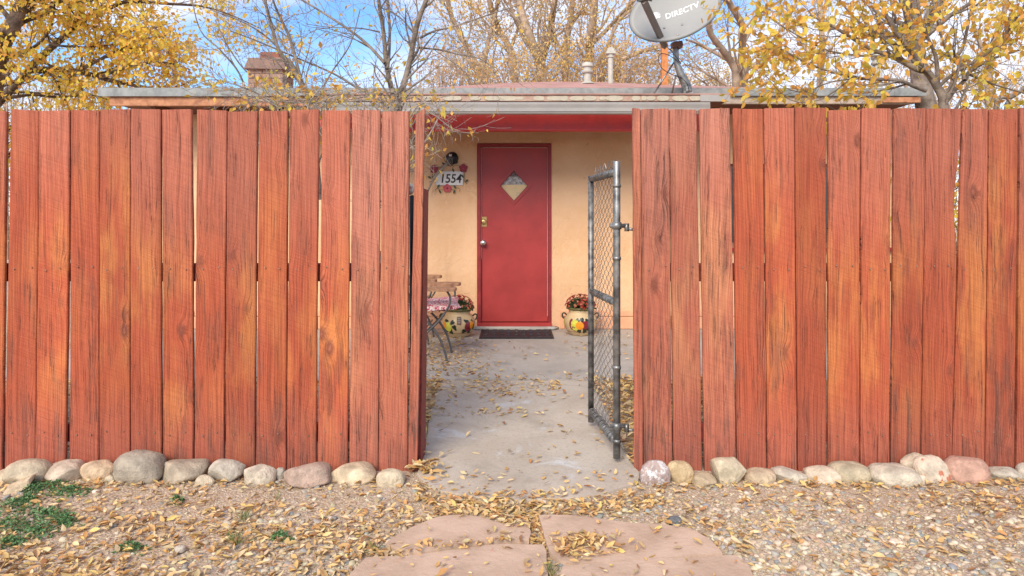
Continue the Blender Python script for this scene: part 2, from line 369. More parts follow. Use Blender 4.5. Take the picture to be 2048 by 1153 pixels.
def cushion():
    n = NT('coral and white patterned fabric'); w = n.t.nodes.new('ShaderNodeTexWave'); w.wave_type = 'RINGS'
    n.put(n.obj, w.inputs['Vector']); w.inputs['Scale'].default_value = 13; w.inputs['Distortion'].default_value = 9; w.inputs['Detail'].default_value = 1; w.inputs['Detail Scale'].default_value = 3.5
    return n.out(n.mix(n.rng(w.outputs[1], .42, .58), (.55, .06, .09), (.78, .68, .66)), .85, n.bump(n.noise(n.obj, 200, 2), .2, .002))
M['cushion'] = cushion()

# ------------------------------------------------------------------ ground
def gz(x, y):
    """height of the soil"""
    f = max(0., min(1., (3.25-y)/.3)) if y < 3.4 else 0.
    b = .012*mnoise.noise(Vector((x*.9, y*.9, 0)))+.008*mnoise.noise(Vector((x*3.1, y*3.1, 2)))
    back = .3 if y > 3.2 else 1
    m = 1.0
    return b*back - .008
def axis(segs):
    out = [segs[0][0]]
    for a, b, n in segs:
        out += [a+(b-a)*k/n for k in range(1, n+1)]
    return out
xs = axis([(-400, -40, 4), (-40, -6, 6), (-6, -3.4, 10), (-3.4, 3.4, 90), (3.4, 6, 10), (6, 40, 6), (40, 400, 4)])
ys = axis([(-200, -20, 4), (-20, 0, 5), (0, 1.9, 8), (1.9, 3.7, 36), (3.7, 8, 22), (8, 40, 10), (40, 500, 5)])
V = [(x, y, gz(x, y) if abs(x) < 7 and 0 < y < 9 else -.008) for y in ys for x in xs]
nx = len(xs); Fq = [(j*nx+i, j*nx+i+1, (j+1)*nx+i+1, (j+1)*nx+i) for j in range(len(ys)-1) for i in range(nx-1)]
ground = link('ground', np_mesh('ground', V, Fq, smooth=True), M['soil'], kind='structure')

# path and patio
def slab(name, poly, z0, z1, mat, parent=None, bev=.004, **k):
    bm = bmesh.new(); top = prism(bm, poly, z0, z1)
    try: bmesh.ops.bevel(bm, geom=list(top.edges), offset=bev, segments=2, affect='EDGES')
    except Exception: pass
    return link(name, fin(bm, name), mat, parent, **k)
def rag(poly, amp=.008, step=.06, closed=True, seed=0):
    out = []; n = len(poly)
    for i in range(n):
        a = Vector(poly[i]); b = Vector(poly[(i+1) % n]); m = max(1, int((b-a).length/step))
        for k in range(m):
            p = a.lerp(b, k/m); q = Vector((p.x*6, p.y*6, seed)); out.append((p.x+amp*mnoise.noise(q), p.y+amp*mnoise.noise(q+Vector((9, 3, 1)))))
    return out
front = [G(845, 962), G(880, 985), G(950, 996), G(1040, 1003), G(1140, 998), G(1220, 988), G(1275, 966), G(1278, 946)]
poly = [(p.x, p.y) for p in front]+[(.60, 3.47), (.605, 4.4), (.61, 5.235), (-.535, 5.235), (-.53, 4.65), (-.50, 4.1), (-.462, 3.6), (-.46, 3.3)]
slab('path', rag(poly, .012), -.06, .006, M['concrete'], kind='structure')
slab('patio', rag([(-4.2, 5.24), (-.535, 5.245), (.61, 5.245), (4.8, 5.22), (4.8, 7.74), (-4.2, 7.74)], .006, .2), -.06, .008, M['patio'], kind='structure')
# flagstones, pieces of the ground
FL = [[(698, 1148), (726, 1118), (843, 1110), (932, 1096), (1020, 1087), (1084, 1088), (1092, 1101), (1097, 1150), (1092, 1250), (690, 1250)],
      [(876, 1036), (919, 1031), (962, 1036), (1005, 1050), (1056, 1049), (1064, 1066), (1058, 1078), (1010, 1082), (925, 1092), (842, 1104), (800, 1098), (775, 1086), (820, 1058)],
      [(1076, 1030), (1152, 1033), (1232, 1041), (1305, 1049), (1384, 1058), (1419, 1081), (1442, 1106), (1406, 1110), (1305, 1119), (1225, 1122), (1165, 1128), (1118, 1122), (1098, 1104), (1086, 1071)],
      [(1122, 1135), (1229, 1128), (1381, 1117), (1470, 1113), (1498, 1134), (1508, 1160), (1520, 1250), (1118, 1250)]]
for i, pl in enumerate(FL):
    pts = [G(a, b, .012) for a, b in pl]
    slab('flagstone', rag(rag([(p.x, p.y) for p in pts], .016, .06, seed=i*3.3), .006, .016, seed=i*1.3), -.04, .014+.003*(i % 2), M['flag'], ground, bev=.0025)

# ------------------------------------------------------------------ house (single top-level thing)
house = empty('house', (0, 7.75, 0), label='low ochre stucco house with red door and red porch beam behind the plank fence', cat='house')
HI = Matrix.Translation((0, -7.75, 0))
def hp(name, me, mat, parent=None, **k):
    """part of the house, built in world coordinates"""
    me.transform(HI) if parent is None else None
    o = link(name, me, mat, parent if parent is not None else house, **k); return o
def sub(name, me, mat, parent, **k):
    me.transform(HI); return link(name, me, mat, parent, **k)
YW = 7.75
dx0, dx1, dtop = X(954, YW), X(1103, YW), Z(287, YW)
wx0, wx1, wz0, wz1 = X(1458, YW), X(1790, YW), Z(495, YW), Z(328, YW)
bm = bmesh.new()
HX0, HX1, HY1, HT = -4.0, 4.5, 14.0, 2.52
def wallseg(x0, x1, z0, z1):                   # front wall as a wobbly stucco sheet with thickness
    nxx = max(1, int((x1-x0)/.12)); nz = max(1, int((z1-z0)/.12))
    g = [[bm.verts.new((x0+(x1-x0)*i/nxx, YW+(.008*mnoise.noise(Vector((x0+(x1-x0)*i/nxx, 0, z0+(z1-z0)*j/nz))*2.5)), z0+(z1-z0)*j/nz)) for i in range(nxx+1)] for j in range(nz+1)]
    for j in range(nz):
        for i in range(nxx): bm.faces.new((g[j][i], g[j][i+1], g[j+1][i+1], g[j+1][i]))
wallseg(HX0, dx0, 0, HT); wallseg(dx0, dx1, dtop, HT); wallseg(dx1, wx0, 0, HT)
wallseg(wx0, wx1, 0, wz0); wallseg(wx0, wx1, wz1, HT); wallseg(wx1, HX1, 0, HT)
bmesh.ops.remove_doubles(bm, verts=bm.verts[:], dist=1e-4)
me = fin(bm, 'wall', True)
wall = hp('wall', me, M['stucco'])
# make the front face the camera, then reveals, side and back walls
bm = bmesh.new()
for a, b, c, d, e, f in ((dx0-.001, dx0, YW-.002, YW+.16, 0, dtop), ):
    pass
box(bm, dx0-.10, dx0, YW+.012, YW+.2, 0, dtop); box(bm, dx1, dx1+.10, YW+.012, YW+.2, 0, dtop); box(bm, dx0-.1, dx1+.1, YW+.012, YW+.2, dtop, dtop+.1)
hp('wall_reveal', fin(bm, 'wall_reveal'), M['stucco']); bm = bmesh.new()
box(bm, wx0-.1, wx0, YW+.012, YW+.2, wz0, wz1); box(bm, wx1, wx1+.1, YW+.012, YW+.2, wz0, wz1); box(bm, wx0-.1, wx1+.1, YW+.012, YW+.2, wz1, wz1+.1); box(bm, wx0-.1, wx1+.1, YW+.012, YW+.2, wz0-.1, wz0)
hp('wall_reveal', fin(bm, 'wall_reveal'), M['stucco'])
bm = bmesh.new()
box(bm, HX0+.001, HX0+.2, YW+.02, HY1, 0, HT); box(bm, HX1-.2, HX1, YW+.02, HY1, 0, HT); box(bm, HX0+.2, HX1-.2, HY1-.2, HY1-.002, 0, HT)
hp('side_wall', fin(bm, 'side_wall'), M['stucco'])
# painted block courses at the foot of the wall
bz = [(.012, .150), (.156, .215)]
for j, (z0, z1) in enumerate(bz):
    x = -4.0 + (.0 if j else -.2); first = None
    while x < 4.45:
        x1 = min(x+.40, 4.5)
        if not (x1 > dx0-.12 and x < dx1+.10):
            a, b = max(x, HX0), x1
            sub('block', boxme('block', a+.004, b-.004, YW-.022-(.003*(j == 0)), YW+.004, z0, z1, .004), M['block'], wall)
        elif x < dx0-.12 and x1 > dx0-.12:
            sub('block', boxme('block', x+.004, dx0-.12, YW-.022, YW+.004, z0, z1, .004), M['block'], wall)
        elif x < dx1+.10 and x1 > dx1+.10:
            sub('block', boxme('block', dx1+.10, x1-.004, YW-.022, YW+.004, z0, z1, .004), M['block'], wall)
        x = x1
# door frame, door
bm = bmesh.new(); YF = YW-.015; lx0, lx1, lt = X(962, YW), X(1096, YW), Z(294, YW)
box(bm, dx0+.001, lx0, YF, YF+.10, .045, dtop-.002, None, .003); box(bm, lx1, dx1-.001, YF, YF+.10, .045, dtop-.002, None, .003)
box(bm, lx0+.001, lx1-.001, YF+.001, YF+.10, lt, dtop-.003, None, .003)
hp('door_frame', fin(bm, 'door_frame'), M['framered'])
hp('threshold', boxme('threshold', dx0+.002, dx1-.002, YW-.05, YW+.12, .012, Z(645.5, YW), .004), M['doorred'])
bm = bmesh.new(); prism(bm, [(dx0-.07, YW-.02), (dx0-.02, YW-.10), (.1, YW-.12), (dx1+.02, YW-.10), (dx1+.09, YW-.02)], .004, .045)
bmesh.ops.bevel(bm, geom=bm.edges[:], offset=.012, segments=2, affect='EDGES'); hp('door_step', fin(bm, 'door_step', True), M['patio'])
YD = YW+.022
lz0 = Z(644, YW); dcx, dcz = X(1028, YW), Z(372, YW); sc = YW/F_PX
# door leaf with a diamond hole: 4 quadrants
bm = bmesh.new(); hw, hh = 29*sc, 32*sc
outer = [(lx0+.003, lz0), (dcx, lz0), (lx1-.003, lz0), (lx1-.003, dcz), (lx1-.003, lt-.003), (dcx, lt-.003), (lx0+.003, lt-.003), (lx0+.003, dcz)]
dia = [(dcx, dcz-hh), (dcx+hw, dcz), (dcx, dcz+hh), (dcx-hw, dcz)]
for yy in (YD, YD+.04):
    ov = [bm.verts.new((a, yy, b)) for a, b in outer]; dv = [bm.verts.new((a, yy, b)) for a, b in dia]
    for a, b, c, d, e in ((0, 1, 0, 3, 7), (2, 3, 1, 0, 1), (4, 5, 2, 1, 3), (6, 7, 3, 2, 5)):
        bm.faces.new([ov[a], ov[b], dv[c], dv[d], ov[e]] if a in (0,) else [ov[a], ov[b], dv[c], dv[d], ov[e]])
    if yy == YD: fo, fd = ov, dv
for k in range(8): bm.faces.new((fo[k], fo[(k+1) % 8], ov[(k+1) % 8], ov[k]))
for k in range(4): bm.faces.new((fd[k], fd[(k+1) % 4], dv[(k+1) % 4], dv[k]))
door = hp('door', fin(bm, 'door'), M['doorred'])
def diamond_ring(name, ro, ri, y0, y1, mat, parent):
    bm = bmesh.new(); k = hh/hw; o = [(dcx, dcz-ro*k), (dcx+ro, dcz), (dcx, dcz+ro*k), (dcx-ro, dcz)]; i_ = [(dcx, dcz-ri*k), (dcx+ri, dcz), (dcx, dcz+ri*k), (dcx-ri, dcz)]
    A = [bm.verts.new((a, y0, b)) for a, b in o]; B = [bm.verts.new((a, y0, b)) for a, b in i_]
    A2 = [bm.verts.new((a, y1, b)) for a, b in o]; B2 = [bm.verts.new((a, y1, b)) for a, b in i_]
    for q in range(4):
        r = (q+1) % 4; bm.faces.new((A[q], A[r], B[r], B[q])); bm.faces.new((A[q], A[r], A2[r], A2[q])); bm.faces.new((B[q], B[r], B2[r], B2[q])); bm.faces.new((A2[q], A2[r], B2[r], B2[q]))
    return sub(name, fin(bm, name), mat, parent)
diamond_ring('window_moulding', 35*sc, 28.5*sc, YD-.012, YD+.004, M['doorred'], door)
diamond_ring('window_bead', 29*sc, 26.6*sc, YD-.005, YD+.012, M['framered'], door)
bm = bmesh.new(); d2 = [(dcx, dcz-hh*.95), (dcx+hw*.95, dcz), (dcx, dcz+hh*.95), (dcx-hw*.95, dcz)]
bm.faces.new([bm.verts.new((a, YD+.014, b)) for a, b in d2]); r = bmesh.ops.extrude_face_region(bm, geom=bm.faces[:]); bmesh.ops.translate(bm, vec=(0, .004, 0), verts=[g for g in r['geom'] if isinstance(g, bmesh.types.BMVert)])
sub('window_pane', fin(bm, 'window_pane'), M['glass'], door)
# card inserts: made up, colours stand in for the view, dark for unlit hall
zt = Z(369.5, YW); zf = Z(353, YW)
def cut(z0, z1, y, name, mat):
    bm = bmesh.new()
    def w(z): return max(.002, hw*.99*(1-abs(z-dcz)/(hh*.99)))
    pts = [(dcx-w(z0), z0), (dcx+w(z0), z0)]
    if z0 < dcz < z1: pts.append((dcx+w(dcz), dcz))
    pts += [(dcx+w(z1), z1), (dcx-w(z1), z1)]
    if z0 < dcz < z1: pts.append((dcx-w(dcz), dcz))
    f = bm.faces.new([bm.verts.new((a, y, b)) for a, b in pts]); r = bmesh.ops.extrude_face_region(bm, geom=[f]); bmesh.ops.translate(bm, vec=(0, .004, 0), verts=[g for g in r['geom'] if isinstance(g, bmesh.types.BMVert)])
    return sub(name, fin(bm, name), mat, door)
cut(dcz-hh*.985, zt, YD+.024, 'tan_view_insert', M['pane_view']); cut(zt+.001, zf, YD+.030, 'grey_view_insert', M['pane_view_grey']); cut(zf+.001, dcz+hh*.985, YD+.034, 'dark_view_insert', M['soffit'])
bm = bmesh.new(); fx, fz = X(1034, YW), Z(386, YW)
box(bm, fx-.003, fx, YD+.019, YD+.0235, fz-.040, fz); box(bm, fx, fx+.04, YD+.019, YD+.0235, fz-.003, fz)
sub('view_outline', fin(bm, 'view_outline'), M['rustcap'], door)  # thin frame line belonging to the stand-in view
# pale weather strip
bm = bmesh.new(); box(bm, lx0+.0035, lx0+.0075, YD-.006, YD-.001, .8, lt-.006); box(bm, lx1-.0075, lx1-.0035, YD-.006, YD-.001, lz0+.06, lt-.006); box(bm, lx0+.008, lx1-.008, YD-.006, YD-.001, lt-.010, lt-.006)
sub('weather_strip', fin(bm, 'weather_strip'), M['chip'], door)
# deadbolt + knob
bx, bzz = X(967.5, YW), Z(444, YW)
db = sub('deadbolt', boxme('deadbolt', bx-.034, bx+.034, YD-.006, YD+.002, bzz-.058, bzz+.058, .003), M['brass'], door)
bm = bmesh.new(); lathe(bm, [(.031, 0), (.031, .012), (.026, .020), (.012, .022), (.001, .022)], 20)
bmesh.ops.transform(bm, matrix=Matrix.Translation((bx, YD-.006, bzz)) @ Matrix.Rotation(R(90), 4, 'X'), verts=bm.verts); sub('lock_cylinder', fin(bm, 'lock_cylinder', True), M['brass'], door)
bm = bmesh.new(); lathe(bm, [(.034, 0), (.034, .006), (.014, .010), (.013, .03), (.030, .042), (.033, .056), (.026, .068), (.001, .072)], 20)
bmesh.ops.transform(bm, matrix=Matrix.Translation((X(966.5, YW), YD, Z(486, YW))) @ Matrix.Rotation(R(90), 4, 'X'), verts=bm.verts); sub('door_knob', fin(bm, 'door_knob', True), M['chrome'], door)

# window behind the right fence
bm = bmesh.new(); yy = YW+.05
for a, b, c, d in ((wx0, wx0+.05, wz0, wz1), (wx1-.05, wx1, wz0, wz1), (wx0+.05, wx1-.05, wz0, wz0+.05), (wx0+.05, wx1-.05, wz1-.05, wz1), ((wx0+wx1)/2-.025, (wx0+wx1)/2+.025, wz0+.05, wz1-.05)):
    box(bm, a, b, yy, yy+.05, c, d)
win = hp('window', fin(bm, 'window'), M['rustcap'])
sub('pane', boxme('pane', wx0+.04, wx1-.04, yy+.02, yy+.03, wz0+.04, wz1-.04, 0), M['darkglass'], win)
sub('sill', boxme('sill', wx0-.06, wx1+.06, YW-.05, YW+.03, wz0-.045, wz0-.002, .004), M['framered'], win)

# eaves, roof
YE = 7.0; ex0 = X(198, YE)
ez1, ez0 = Z(180, YE), Z(193, YE)
ridge_y = 10.2
bm = bmesh.new()
def rz(px): # silhouette of the roof top, read off the photo
    t = [(198, 180), (640, 180), (760, 178), (900, 171.5), (1000, 167), (1150, 164), (1300, 165.5), (1450, 170), (1600, 173), (1800, 178), (2048, 180), (3000, 181)]
    for (a, b), (c, d) in zip(t, t[1:]):
        if a <= px <= c: return b+(d-b)*(px-a)/(c-a)
    return 180
cols = [198+(1850-198)*k/60 for k in range(61)]
rows = []
for px in cols:
    xe = X(px, YE); zr = max(CAMZ+(HOR-rz(px))*ridge_y/F_PX, ez1+.05); zr = min(zr, CAMZ+(HOR-rz(px))*ridge_y/F_PX)
    xr = X(px, YE)*1.0
    # ridge seen above the same image column keeps its own x
    row = [(xe, YE-.012, ez1+.004)]
    for k in (1, 2, 3):
        y = YE+(ridge_y-YE)*k/3; row.append((xe, y, ez1+.004+(max(0.03, zr-ez1))*(k/3)))
    row.append((xe, HY1+.5, ez1+.02))
    rows.append([bm.verts.new(v) for v in row])
for a, b in zip(rows, rows[1:]):
    for k in range(4): bm.faces.new((a[k], b[k], b[k+1], a[k+1]))
r = bmesh.ops.extrude_face_region(bm, geom=bm.faces[:]); bmesh.ops.translate(bm, vec=(0, 0, -.03), verts=[g for g in r['geom'] if isinstance(g, bmesh.types.BMVert)])
roof = hp('roof', fin(bm, 'roof'), M['roof'])
rx1 = X(1850, YE)
bm = bmesh.new(); x = ex0; k = 0     # flashing in overlapping lengths with small wobble
while x < rx1:
    w = 1.5+.5*random.random(); box(bm, x, min(x+w, rx1), YE-.022-.003*(k % 2), YE-.004, ez0+random.uniform(-.004, .003), ez1+.014+random.uniform(0, .004)); x += w-.002; k += 1
hp('eave_flashing', fin(bm, 'eave_flashing'), M['flash'])
hp('eave_board', boxme('eave_board', ex0+.10, X(640, YE), YE+.01, YE+.045, Z(212, YE), ez0+.01, .004), M['eavewood'], label='orange stained eave board under the left roof edge')
hp('eave_board', boxme('eave_board', X(1440, YE), rx1-.1, YE+.01, YE+.045, Z(208, YE), ez0+.01, .004), M['greywood'], label='grey weathered eave board right of the porch')
hp('eave_board', boxme('eave_board', X(1765, YE), rx1-.05, YE-.012, YE+.008, Z(206, YE), Z(195, YE), .004), M['eavewood'])
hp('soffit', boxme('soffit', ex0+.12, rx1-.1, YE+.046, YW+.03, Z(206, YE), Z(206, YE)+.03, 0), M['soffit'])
for i in range(7):
    x = ex0+.5+i*.62
    if x < X(620, YE): hp('rafter_tail', boxme('rafter_tail', x, x+.05, YE+.05, YW-.005, Z(212, YE)-.02, Z(206, YE)-.001, .003), M['soffit'])
# porch edge
YP = 6.72
def rngx(a, b, Y): return X(a, Y), X(b, Y)
pa, pb = rngx(640, 1459, YP)
pz1, pz0 = Z(190.5, YP), Z(203, YP)
fasc = hp('porch_fascia', boxme('porch_fascia', pa, pb, YP, YP+.03, pz0, pz1, .003), M['rust'])
pats = [(1010, 30, 12), (1040, 9, 8), (1078, 14, 11), (1112, 24, 11), (1128, 10, 12), (1153, 18, 11), (1180, 16, 12), (1205, 9, 9), (1228, 22, 13), (1272, 11, 12), (1288, 7, 12), (1302, 11, 11), (1326, 16, 13), (1360, 20, 13), (1390, 15, 12), (985, 20, 11), (950, 14, 10), (905, 24, 12), (860, 18, 11)]
for ip_, (cxp, hwp, hp_) in enumerate(pats):
    po_ = .0025+.0004*ip_
    bm = bmesh.new(); cx_, cz_ = X(cxp, YP), (pz0+pz1)/2-.002; s_ = YP/F_PX
    pl = []
    for q in range(16):
        a = q*math.pi/8; ca, sa = math.cos(a), math.sin(a)
        ca *= random.uniform(.86, 1.0); sa *= random.uniform(.8, 1.05)
        pl.append((cx_+hwp*s_*.82*abs(ca)**.7*(1 if ca > 0 else -1), cz_+hp_*.42*s_*abs(sa)**.7*(1 if sa > 0 else -1)))
    f = bm.faces.new([bm.verts.new((a, YP-po_, b)) for a, b in pl]); r = bmesh.ops.extrude_face_region(bm, geom=[f]); bmesh.ops.translate(bm, vec=(0, po_-.0002, 0), verts=[g for g in r['geom'] if isinstance(g, bmesh.types.BMVert)])
    sub('paint_patch', fin(bm, 'paint_patch'), M['cream'], fasc)
sub('end_flashing', boxme('end_flashing', X(1400, YP), pb+.004, YP-.014, YP-.011, pz0-.003, pz1+.004, 0), M['alu'], fasc)
bm = bmesh.new(); box(bm, pa, pb+.01, YP-.015, YE-.026, pz1+.001, pz1+.012); hp('porch_roof', fin(bm, 'porch_roof'), M['roof'])
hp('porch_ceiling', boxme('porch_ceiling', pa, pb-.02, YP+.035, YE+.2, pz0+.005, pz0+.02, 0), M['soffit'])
# gutter
YG = 6.58; ga, gb = X(625, YG), X(1419, YG)
g0, g1 = Z(227.5, YG), Z(205, YG)
bm = bmesh.new(); prof = [(YP-.002, g1), (YP-.002, g0+.01), (YG+.05, g0), (YG+.015, g0+.003), (YG+.010, g0+.016), (YG+.002, g0+.022), (YG-.002, g0+.055), (YG-.012, g1-.022), (YG-.014, g1-.004), (YG-.006, g1), (YG+.002, g1-.004), (YG+.006, g1-.03), (YG+.012, g0+.03), (YP-.02, g0+.03), (YP-.012, g1)]
A = [bm.verts.new((ga, a, b)) for a, b in prof]; B = [bm.verts.new((gb, a, b)) for a, b in prof]
for k in range(len(prof)): q = (k+1) % len(prof); bm.faces.new((A[k], A[q], B[q], B[k]))
bm.faces.new(A); bm.faces.new(B[::-1])
gut = hp('gutter', fin(bm, 'gutter'), M['alu'])
sub('gutter_end_cap', boxme('gutter_end_cap', gb, gb+.004, YG-.01, YP-.002, g0+.005, g1, 0), M['alu'], gut)
sub('gutter_end_cap', boxme('gutter_end_cap', ga-.004, ga, YG-.01, YP-.002, g0+.005, g1, 0), M['alu'], gut)
# red beam and its hidden posts
YB = 6.86; b0, b1 = Z(262, YB), pz0
hp('porch_beam', boxme('porch_beam', X(640, YB), X(1400, YB), YB, YB+.09, b0, b1, .004), M['red'])
for px in (788, 1370): hp('porch_post', boxme('porch_post', X(px-8, YB), X(px+8, YB), YB+.003, YB+.085, .008, b0-.001, .004), M['red'])
# chimney
YC = 9.2; s_ = YC/F_PX
cx0, cx1 = X(495, YC), X(566, YC); cb, ct = 2.5, Z(136, YC)
chim = hp('chimney', boxme('chimney', cx0+.012, cx1-.012, YC+.012, YC+.45, cb, ct, 0), M['mortar'], label='square brown brick chimney with a rusty cap')
bh = .066; z = cb; j = 0; bmeshd = None
while z < ct-.02:
    x = cx0-(0 if j % 2 else .10)
    while x < cx1-.01:
        a, b = max(x, cx0), min(x+.2, cx1)
        if b-a > .03: sub('brick', boxme('brick', a+.004, b-.004, YC-random.uniform(0, .006), YC+.05, z+.004, min(z+bh, ct)-.004, .003), M['brick'], chim)
        x += .2
    for side in (0, 1):
        y = YC+.055+(.0 if j % 2 else .1)
        while y < YC+.42:
            sub('brick', boxme('brick', (cx0-.001 if side == 0 else cx1-.05), (cx0+.05 if side == 0 else cx1+.001), y, min(y+.19, YC+.45), z+.004, min(z+bh, ct)-.004, .003), M['brick'], chim); y += .2
    z += bh; j += 1
bm = bmesh.new(); xa, xb = X(491, YC), X(572, YC); ta, tb = X(497, YC), X(564, YC)
lo = [bm.verts.new(v) for v in ((xa, YC-.06, ct-.02), (xb+.02, YC-.06, ct-.03), (xb+.02, YC+.5, ct-.03), (xa, YC+.5, ct-.02))]
hi = [bm.verts.new(v) for v in ((ta, YC+.0, Z(116, YC)), (tb, YC+.0, Z(115, YC)), (tb, YC+.4, Z(115, YC)), (ta, YC+.4, Z(116, YC)))]
bm.faces.new(lo[::-1]); bm.faces.new(hi)
for k in range(4): bm.faces.new((lo[k], lo[(k+1) % 4], hi[(k+1) % 4], hi[k]))
sub('chimney_cap', fin(bm, 'chimney_cap'), M['rustcap'], chim)
sub('flue', boxme('flue', X(517, YC), X(556, YC), YC+.05, YC+.32, Z(118, YC), Z(102, YC), .01), M['terracotta'], chim)
# roof vents
def vent(px, py_top, py_base, Y, r, kind):
    bm = bmesh.new(); x = X(px, Y); zb, zt = Z(py_base, Y)-.08, Z(py_top, Y)
    if kind == 'round':
        h = zt-zb; lathe(bm, [(r*.62, 0), (r*.62, h-.15), (r*.9, h-.15), (r*1.0, h-.135), (r*1.0, h-.12), (r*.75, h-.115), (r*.75, h-.07), (r*1.02, h-.065), (r*1.04, h-.05), (r*.85, h-.012), (r*.4, h), (.001, h)], 20)
        lathe(bm, [(r*1.5, .05), (r*.7, .09), (r*.7, .1)], 20)
    else:
        h = zt-zb; lathe(bm, [(r, 0), (r, h-.14), (r*1.35, h-.14), (r*1.4, h-.12), (r*1.1, h-.115), (r*1.1, h-.09)], 16)
        box(bm, -r*1.7, r*1.7, -r*1.5, r*1.5, h-.09, h-.055); box(bm, -r*1.3, r*1.3, -r*1.1, r*1.1, h-.055, h-.015); box(bm, -r*.8, r*.8, -r*.8, r*.8, h-.015, h)
    bmesh.ops.transform(bm, matrix=Matrix.Translation((x, Y, zb)), verts=bm.verts)
    return hp('roof_vent', fin(bm, 'roof_vent'), M['pipewhite'] if kind != 'big' else M['galv'])
vent(1175, 125, 165, 9.3, .078, 'round')['label'] = 'short white roof vent with a ridged round cap'
vent(1221, 96, 160, 9.5, .037, 'square')['label'] = 'taller white vent pipe with a square cap'
vent(1756, 108, 180, 9.3, .088, 'round')['label'] = 'pale round vent behind the right tree'
hp('stovepipe_post', boxme('stovepipe_post', X(1324, 9.6), X(1336.5, 9.6), 9.6, 9.69, 2.6, Z(60, 9.6), .004), M['orangepost'], label='orange wooden post standing on the roof behind the dish')

# ------------------------------------------------------------------ satellite dish
YS = 6.62; ds = YS/F_PX
dish = empty('satellite_dish', (X(1375, 6.80), 6.80, pz1+.012), label='grey oval satellite dish on a bent mast at the porch roof edge', cat='satellite dish')
def dp(name, me, mat, parent=None, **k):
    me.transform(Matrix.Translation(-dish.location)); return link(name, me, mat, parent or dish, **k)
dc = P(1350, 19, YS); tl = R(25)
U = Vector((math.cos(tl), 0, math.sin(tl))); Vv = Vector((-math.sin(tl)*.92, .38, math.cos(tl)*.92)).normalized()
Nn = U.cross(Vv).normalized()                # points away from / to camera
if Nn.y > 0: Nn = -Nn
a_, b_ = 94*ds, 66*ds
def dpt(u, v, off=0):
    rr = u*u+v*v; return dc+U*(u*a_)+Vv*(v*b_)+Nn*((rr-1)*.075+off)
bm = bmesh.new(); nr, na = 10, 48; rings = []
for side in (0, 1):
    c0 = bm.verts.new(dpt(0, 0, -.006*side)); rg = [[bm.verts.new(dpt(k/nr*math.cos(2*math.pi*j/na), k/nr*math.sin(2*math.pi*j/na), -.006*side)) for j in range(na)] for k in range(1, nr+1)]
    for j in range(na):
        bm.faces.new((c0, rg[0][j], rg[0][(j+1) % na]))
        for k in range(nr-1): bm.faces.new((rg[k][j], rg[k+1][j], rg[k+1][(j+1) % na], rg[k][(j+1) % na]))
    rings.append(rg[-1])
for j in range(na): bm.faces.new((rings[0][j], rings[0][(j+1) % na], rings[1][(j+1) % na], rings[1][j]))
refl = dp('reflector', fin(bm, 'reflector', True), M['dish'])
bm = bmesh.new(); rp = [dpt(1.0*math.cos(t), 1.0*math.sin(t), -.012) for t in [2*math.pi*j/64 for j in range(65)]]
tube(bm, rp, .011, 8); dp('rim', fin(bm, 'rim', True), M['dishrim'])
# writing on the dish
def text_mesh(txt, size, shear=0, ext=.0, offs=0, space=1):
    cu = bpy.data.curves.new('t', 'FONT'); cu.body = txt; cu.size = size; cu.shear = shear; cu.extrude = ext; cu.offset = offs
    cu.align_x = 'CENTER'; cu.align_y = 'CENTER'; cu.space_character = space; cu.resolution_u = 4
    o = bpy.data.objects.new('t', cu); C.objects.link(o); bpy.context.view_layer.update()
    me = bpy.data.meshes.new_from_object(o.evaluated_get(bpy.context.evaluated_depsgraph_get())); bpy.data.objects.remove(o); return me
def on_dish(me):
    for v in me.vertices:
        u, w = v.co.x/a_, v.co.y/b_; v.co = dpt(u, w, .0025+v.co.z)
def to_uv(px, py):
    q = P(px, py, YS)-dc; x = q.x; z = q.z
    det = U.x*Vv.z-U.z*Vv.x; return ((x*Vv.z-z*Vv.x)/det, (U.x*z-U.z*x)/det)
tcx, tcy = to_uv(1363.5, 15)
e0 = to_uv(1329, 27); e1 = to_uv(1398, 4); ang = math.atan2(e1[1]-e0[1], e1[0]-e0[0])
me = text_mesh('DIRECTV', .082, .25, .0008, .0016, 1.04)
wd = max(v.co.x for v in me.vertices)-min(v.co.x for v in me.vertices); tgt = math.hypot(e1[0]-e0[0], e1[1]-e0[1])
for v in me.vertices:
    x, y = v.co.x*tgt/wd, v.co.y*1.05; v.co.x = tcx+x*math.cos(ang)-y*math.sin(ang); v.co.y = tcy+x*math.sin(ang)+y*math.cos(ang)
on_dish(me); dp('lettering', me, M['logo'], refl)
gx, gy = to_uv(1314.5, 22.5); gr = .040     # striped globe
bm = bmesh.new()
for k in range(6):
    y0 = gr*(1-2*(k+.02)/6); y1 = gr*(1-2*(k+.70)/6); N = 12; up, dn = [], []
    for q in range(N+1):
        for arr, yy in ((up, y0), (dn, y1)):
            ww = math.sqrt(max(0, gr*gr-yy*yy)); tt = -1+2*q/N; taper = 1
            if arr is dn and k in (1, 2, 3): taper = 1
            x = ww*tt; bend = .006*(1-tt*tt)*(-1 if k < 3 else 1)
            arr.append((x, yy+bend+(0 if arr is up else (y0-y1)*.8*max(0, tt-.2)*(k in (1, 3)))))
    for q in range(N):
        vs = [bm.verts.new((gx+x*math.cos(ang)-y*math.sin(ang), gy+x*math.sin(ang)+y*math.cos(ang), 0)) for x, y in (up[q], up[q+1], dn[q+1], dn[q])]
        bm.faces.new(vs)
bmesh.ops.remove_doubles(bm, verts=bm.verts[:], dist=1e-5)
me = fin(bm, 'emblem'); on_dish(me); dp('emblem', me, M['logo'], refl)
